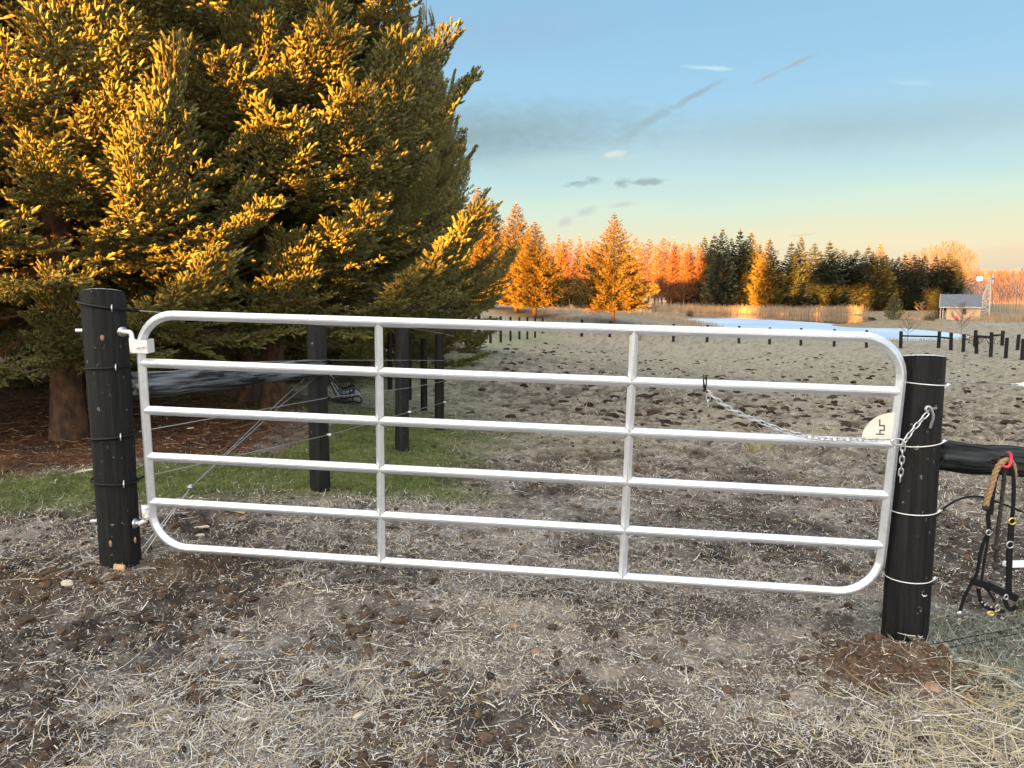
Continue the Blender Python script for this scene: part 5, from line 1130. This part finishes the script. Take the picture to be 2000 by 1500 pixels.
# pasture tufts
x, y = scatter(70000, 6.5, 42, .8, .74); k = pick((1-.85*pasture_spots(x, y))*(1-green_mask(x, y))*(1-litter_mask(x, y))*(.12+.6*sstep(.4, .6, fbm(x, y, .8, 3, 15)))*(x > -.12*y - .6)); x, y = x[k], y[k]; n = len(x)
c = lerp((.27, .225, .15), (.46, .40, .29), RNG.random(n)); c = lerp(c, (.34, .24, .12), (RNG.random(n) > .85)*.7)
blades('pasture_grass', x, y, RNG.uniform(.025, .06, n)*(1+.045*y), RNG.uniform(.002, .004, n)*(1+.10*y), RNG.uniform(0, 6.28, n), RNG.uniform(.15, .9, n), RNG.normal(size=(n, 2))*.3 - np.array([0, .3]), c, m_grass, np.zeros(n), 2, 'thin frosted pasture grass')
# needle litter twigs under the spruces
x = RNG.uniform(-9, -1.6, 16000); y = RNG.uniform(6.2, 15, 16000); k = pick(litter_mask(x, y)); x, y = x[k], y[k]; n = len(x); c = lerp((.10, .045, .02), (.30, .20, .11), RNG.random(n)**2)
blades('needle_litter', x, y, RNG.uniform(.04, .22, n), RNG.uniform(.002, .004, n), RNG.uniform(0, 6.28, n), RNG.normal(size=n)*.08, RNG.normal(size=(n, 2))*np.array([.3, .05]), c, m_straw, RNG.uniform(.004, .02, n), 3, 'rusty fallen needles and twigs under the spruces')
# straw tussocks
for i, (px, py, d, lab) in enumerate(((1484, 803, 9.6, 'yellow grass tussock in the pasture under the hanging chain'), (1985, 800, 8.6, 'yellow grass tussock at the right picture edge beyond the post'))):
    p = at(px, py, d); p.z = h1(p.x, p.y); n = 420; xx = p.x + RNG.normal(size=n)*.10; yy = p.y + RNG.normal(size=n)*.08
    o = blades('grass_tussock', xx, yy, RNG.uniform(.08, .2, n), RNG.uniform(.003, .005, n), RNG.uniform(0, 6.28, n), RNG.uniform(.2, 1.2, n), RNG.normal(size=(n, 2))*.3 - np.array([0, .35]), lerp((.27, .22, .09), (.42, .36, .2), RNG.random(n)), m_grass, np.zeros(n), 2, lab, None); tag(o, lab, 'tussock', 'grass tussocks')
# reeds round the pond and rough grass by the cabin
def reeds():
    xs = []; ys = []; hs = []
    for (a, b_, n, d0, d1, hh) in (((1285, 613), (1700, 615), 9000, 0, 9, 1.75), ((1290, 622), (1400, 640), 1500, -3, 3, .7), ((1050, 618), (1290, 618), 2600, 0, 25, .9), ((1900, 622), (2080, 624), 2600, -5, 6, .9), ((1700, 628), (1850, 640), 500, -1, 2, .35), ((1600, 662), (1900, 668), 900, -2, 1, .35)):
        t = RNG.random(n); A_ = at_z(*a, ZW); B2 = at_z(*b_, ZW)
        if a[0] == 1900: A_, B2 = at(*a, 112), at(*b_, 112)
        if a[0] == 1050: A_, B2 = at(*a, 105), at(*b_, 115)
        xs.append(A_.x + (B2.x-A_.x)*t + RNG.normal(size=n)*.4); ys.append(A_.y + (B2.y-A_.y)*t + RNG.uniform(d0, d1, n)); hs.append(hh*RNG.uniform(.6, 1.15, n)*(.8+.4*vnoise(xs[-1], ys[-1], .25, 7)))
    x = np.concatenate(xs); y = np.concatenate(ys); h = np.concatenate(hs); n = len(x); c = lerp((.20, .135, .08), (.32, .235, .15), RNG.random(n))
    blades('reeds', x, y, h, np.full(n, .022), RNG.uniform(0, 6.28, n), RNG.normal(size=n)*.12 + 1.45, RNG.normal(size=(n, 2))*.12, c, m_straw, np.zeros(n)-.05, 2, 'tan dried reeds and rough grass round the pond', zz=np.maximum(base_z(x, y), ZW-.05))
reeds()

# ------------------------------------------------------------------ stones, chips, branches
def lump(name, px, py, d, r, sq, m, label, cat, seed=1, rot=0, grp=None):
    p = at(px, py, d); p.z = h1(p.x, p.y) + r*sq[2]*.45; b = MB(); b.smooth = False; b.ball((0, 0, 0), r, 10, sq, .22, random.Random(seed)); o = b.build(name, m, None, p); o.rotation_euler = (.2, .1, rot); return tag(o, label, cat, grp)
lump('stone', 135, 1162, 3.62, .021, (1.4, .9, .8), m_stone, 'pale rounded stone in the mud in front of the left post', 'stone', 2, .3)
lump('stone', 1820, 1328, 2.98, .027, (1.4, .9, 1.0), m_clay, 'angular brown clay stone at the right post foot', 'stone', 3, -.5)
lump('stone', 1893, 1344, 2.95, .022, (1.2, .9, .6), m_clay, 'small brown stone right of the larger clay stone', 'stone', 4)
lump('stone', 1975, 1246, 3.35, .024, (1.3, .9, .6), m_clay, 'small brown stone in the grass at the right edge', 'stone', 5)
lump('stone', 1048, 1197, 3.2, .019, (1.3, 1, .8), m_clay, 'pale crumbly stone below the middle of the gate', 'stone', 6)
lump('stone', 1004, 1142, 3.45, .022, (1.5, .9, .7), m_clay, 'pinkish stone just under the lowest gate bar', 'stone', 7)
def chip(px, py, d, l, w, ang, label, m=m_bare):
    p = at(px, py, d); p.z = h1(p.x, p.y) + .012; b = MB(); b.smooth = False
    b.add([(-l/2, -w*.3, 0), (-l*.2, -w/2, 0), (l/2, -w*.1, 0), (l*.3, w/2, 0), (-l*.35, w*.4, 0)] + [(-l/2, -w*.3, .008), (-l*.2, -w/2, .01), (l/2, -w*.1, .006), (l*.3, w/2, .009), (-l*.35, w*.4, .008)], [(4, 3, 2, 1, 0), (5, 6, 7, 8, 9)] + [(i, (i+1) % 5, (i+1) % 5+5, i+5) for i in range(5)])
    o = b.build('wood_chip', m, None, p); o.rotation_euler = (.1, -.08, ang); tag(o, label, 'wood chip', 'pale wood chips')
m_chip = mat('pale_wood_chip', (.50, .42, .30), .8, 0, (.62, .55, .43), 30)
chip(165, 913, 6.4, .15, .03, .5, 'long pale wood chip on the needle litter left of the left post', m_chip)
chip(395, 1039, 4.75, .10, .022, 0, 'pale wood sliver in the mud behind the gate corner', m_chip)
chip(392, 1054, 4.6, .06, .025, -.2, 'short pale chip just in front of the pale sliver', m_chip)
chip(372, 834, 8.6, .08, .035, .3, 'small bright chip on the needle litter behind the log rail', m_chip)
chip(700, 1400, 2.62, .05, .02, .8, 'pale chip in the foreground mud left of centre', m_chip)
b = MB(); p = at(450, 1000, 5.1); p.z = h1(p.x, p.y) + .02; b.tube([(-.11, .05, .0), (0, 0, .005), (.12, -.07, 0)], .013, 8, scales=[.7, 1, .8]); tag(b.build('broken_stick', m_bare, None, p), 'reddish broken stick in the mud behind the lower gate bars', 'stick')
b = MB(); b.smooth = True
rs = random.Random(8)
for k in range(26): c = Vector((rs.uniform(-1.2, 1.2), rs.uniform(-.5, .5), rs.uniform(0, .5))); v = Vector((rs.gauss(0, .6), rs.gauss(0, .4), rs.uniform(.0, .5))); b.tube([c-v*.5, c+v*.5], rs.uniform(.02, .06), 5)
p = at(1915, 670, 62); tag(b.build('brush_pile', m_darkbark, None, p), 'brown brush pile behind the small railed corner', 'brush pile')
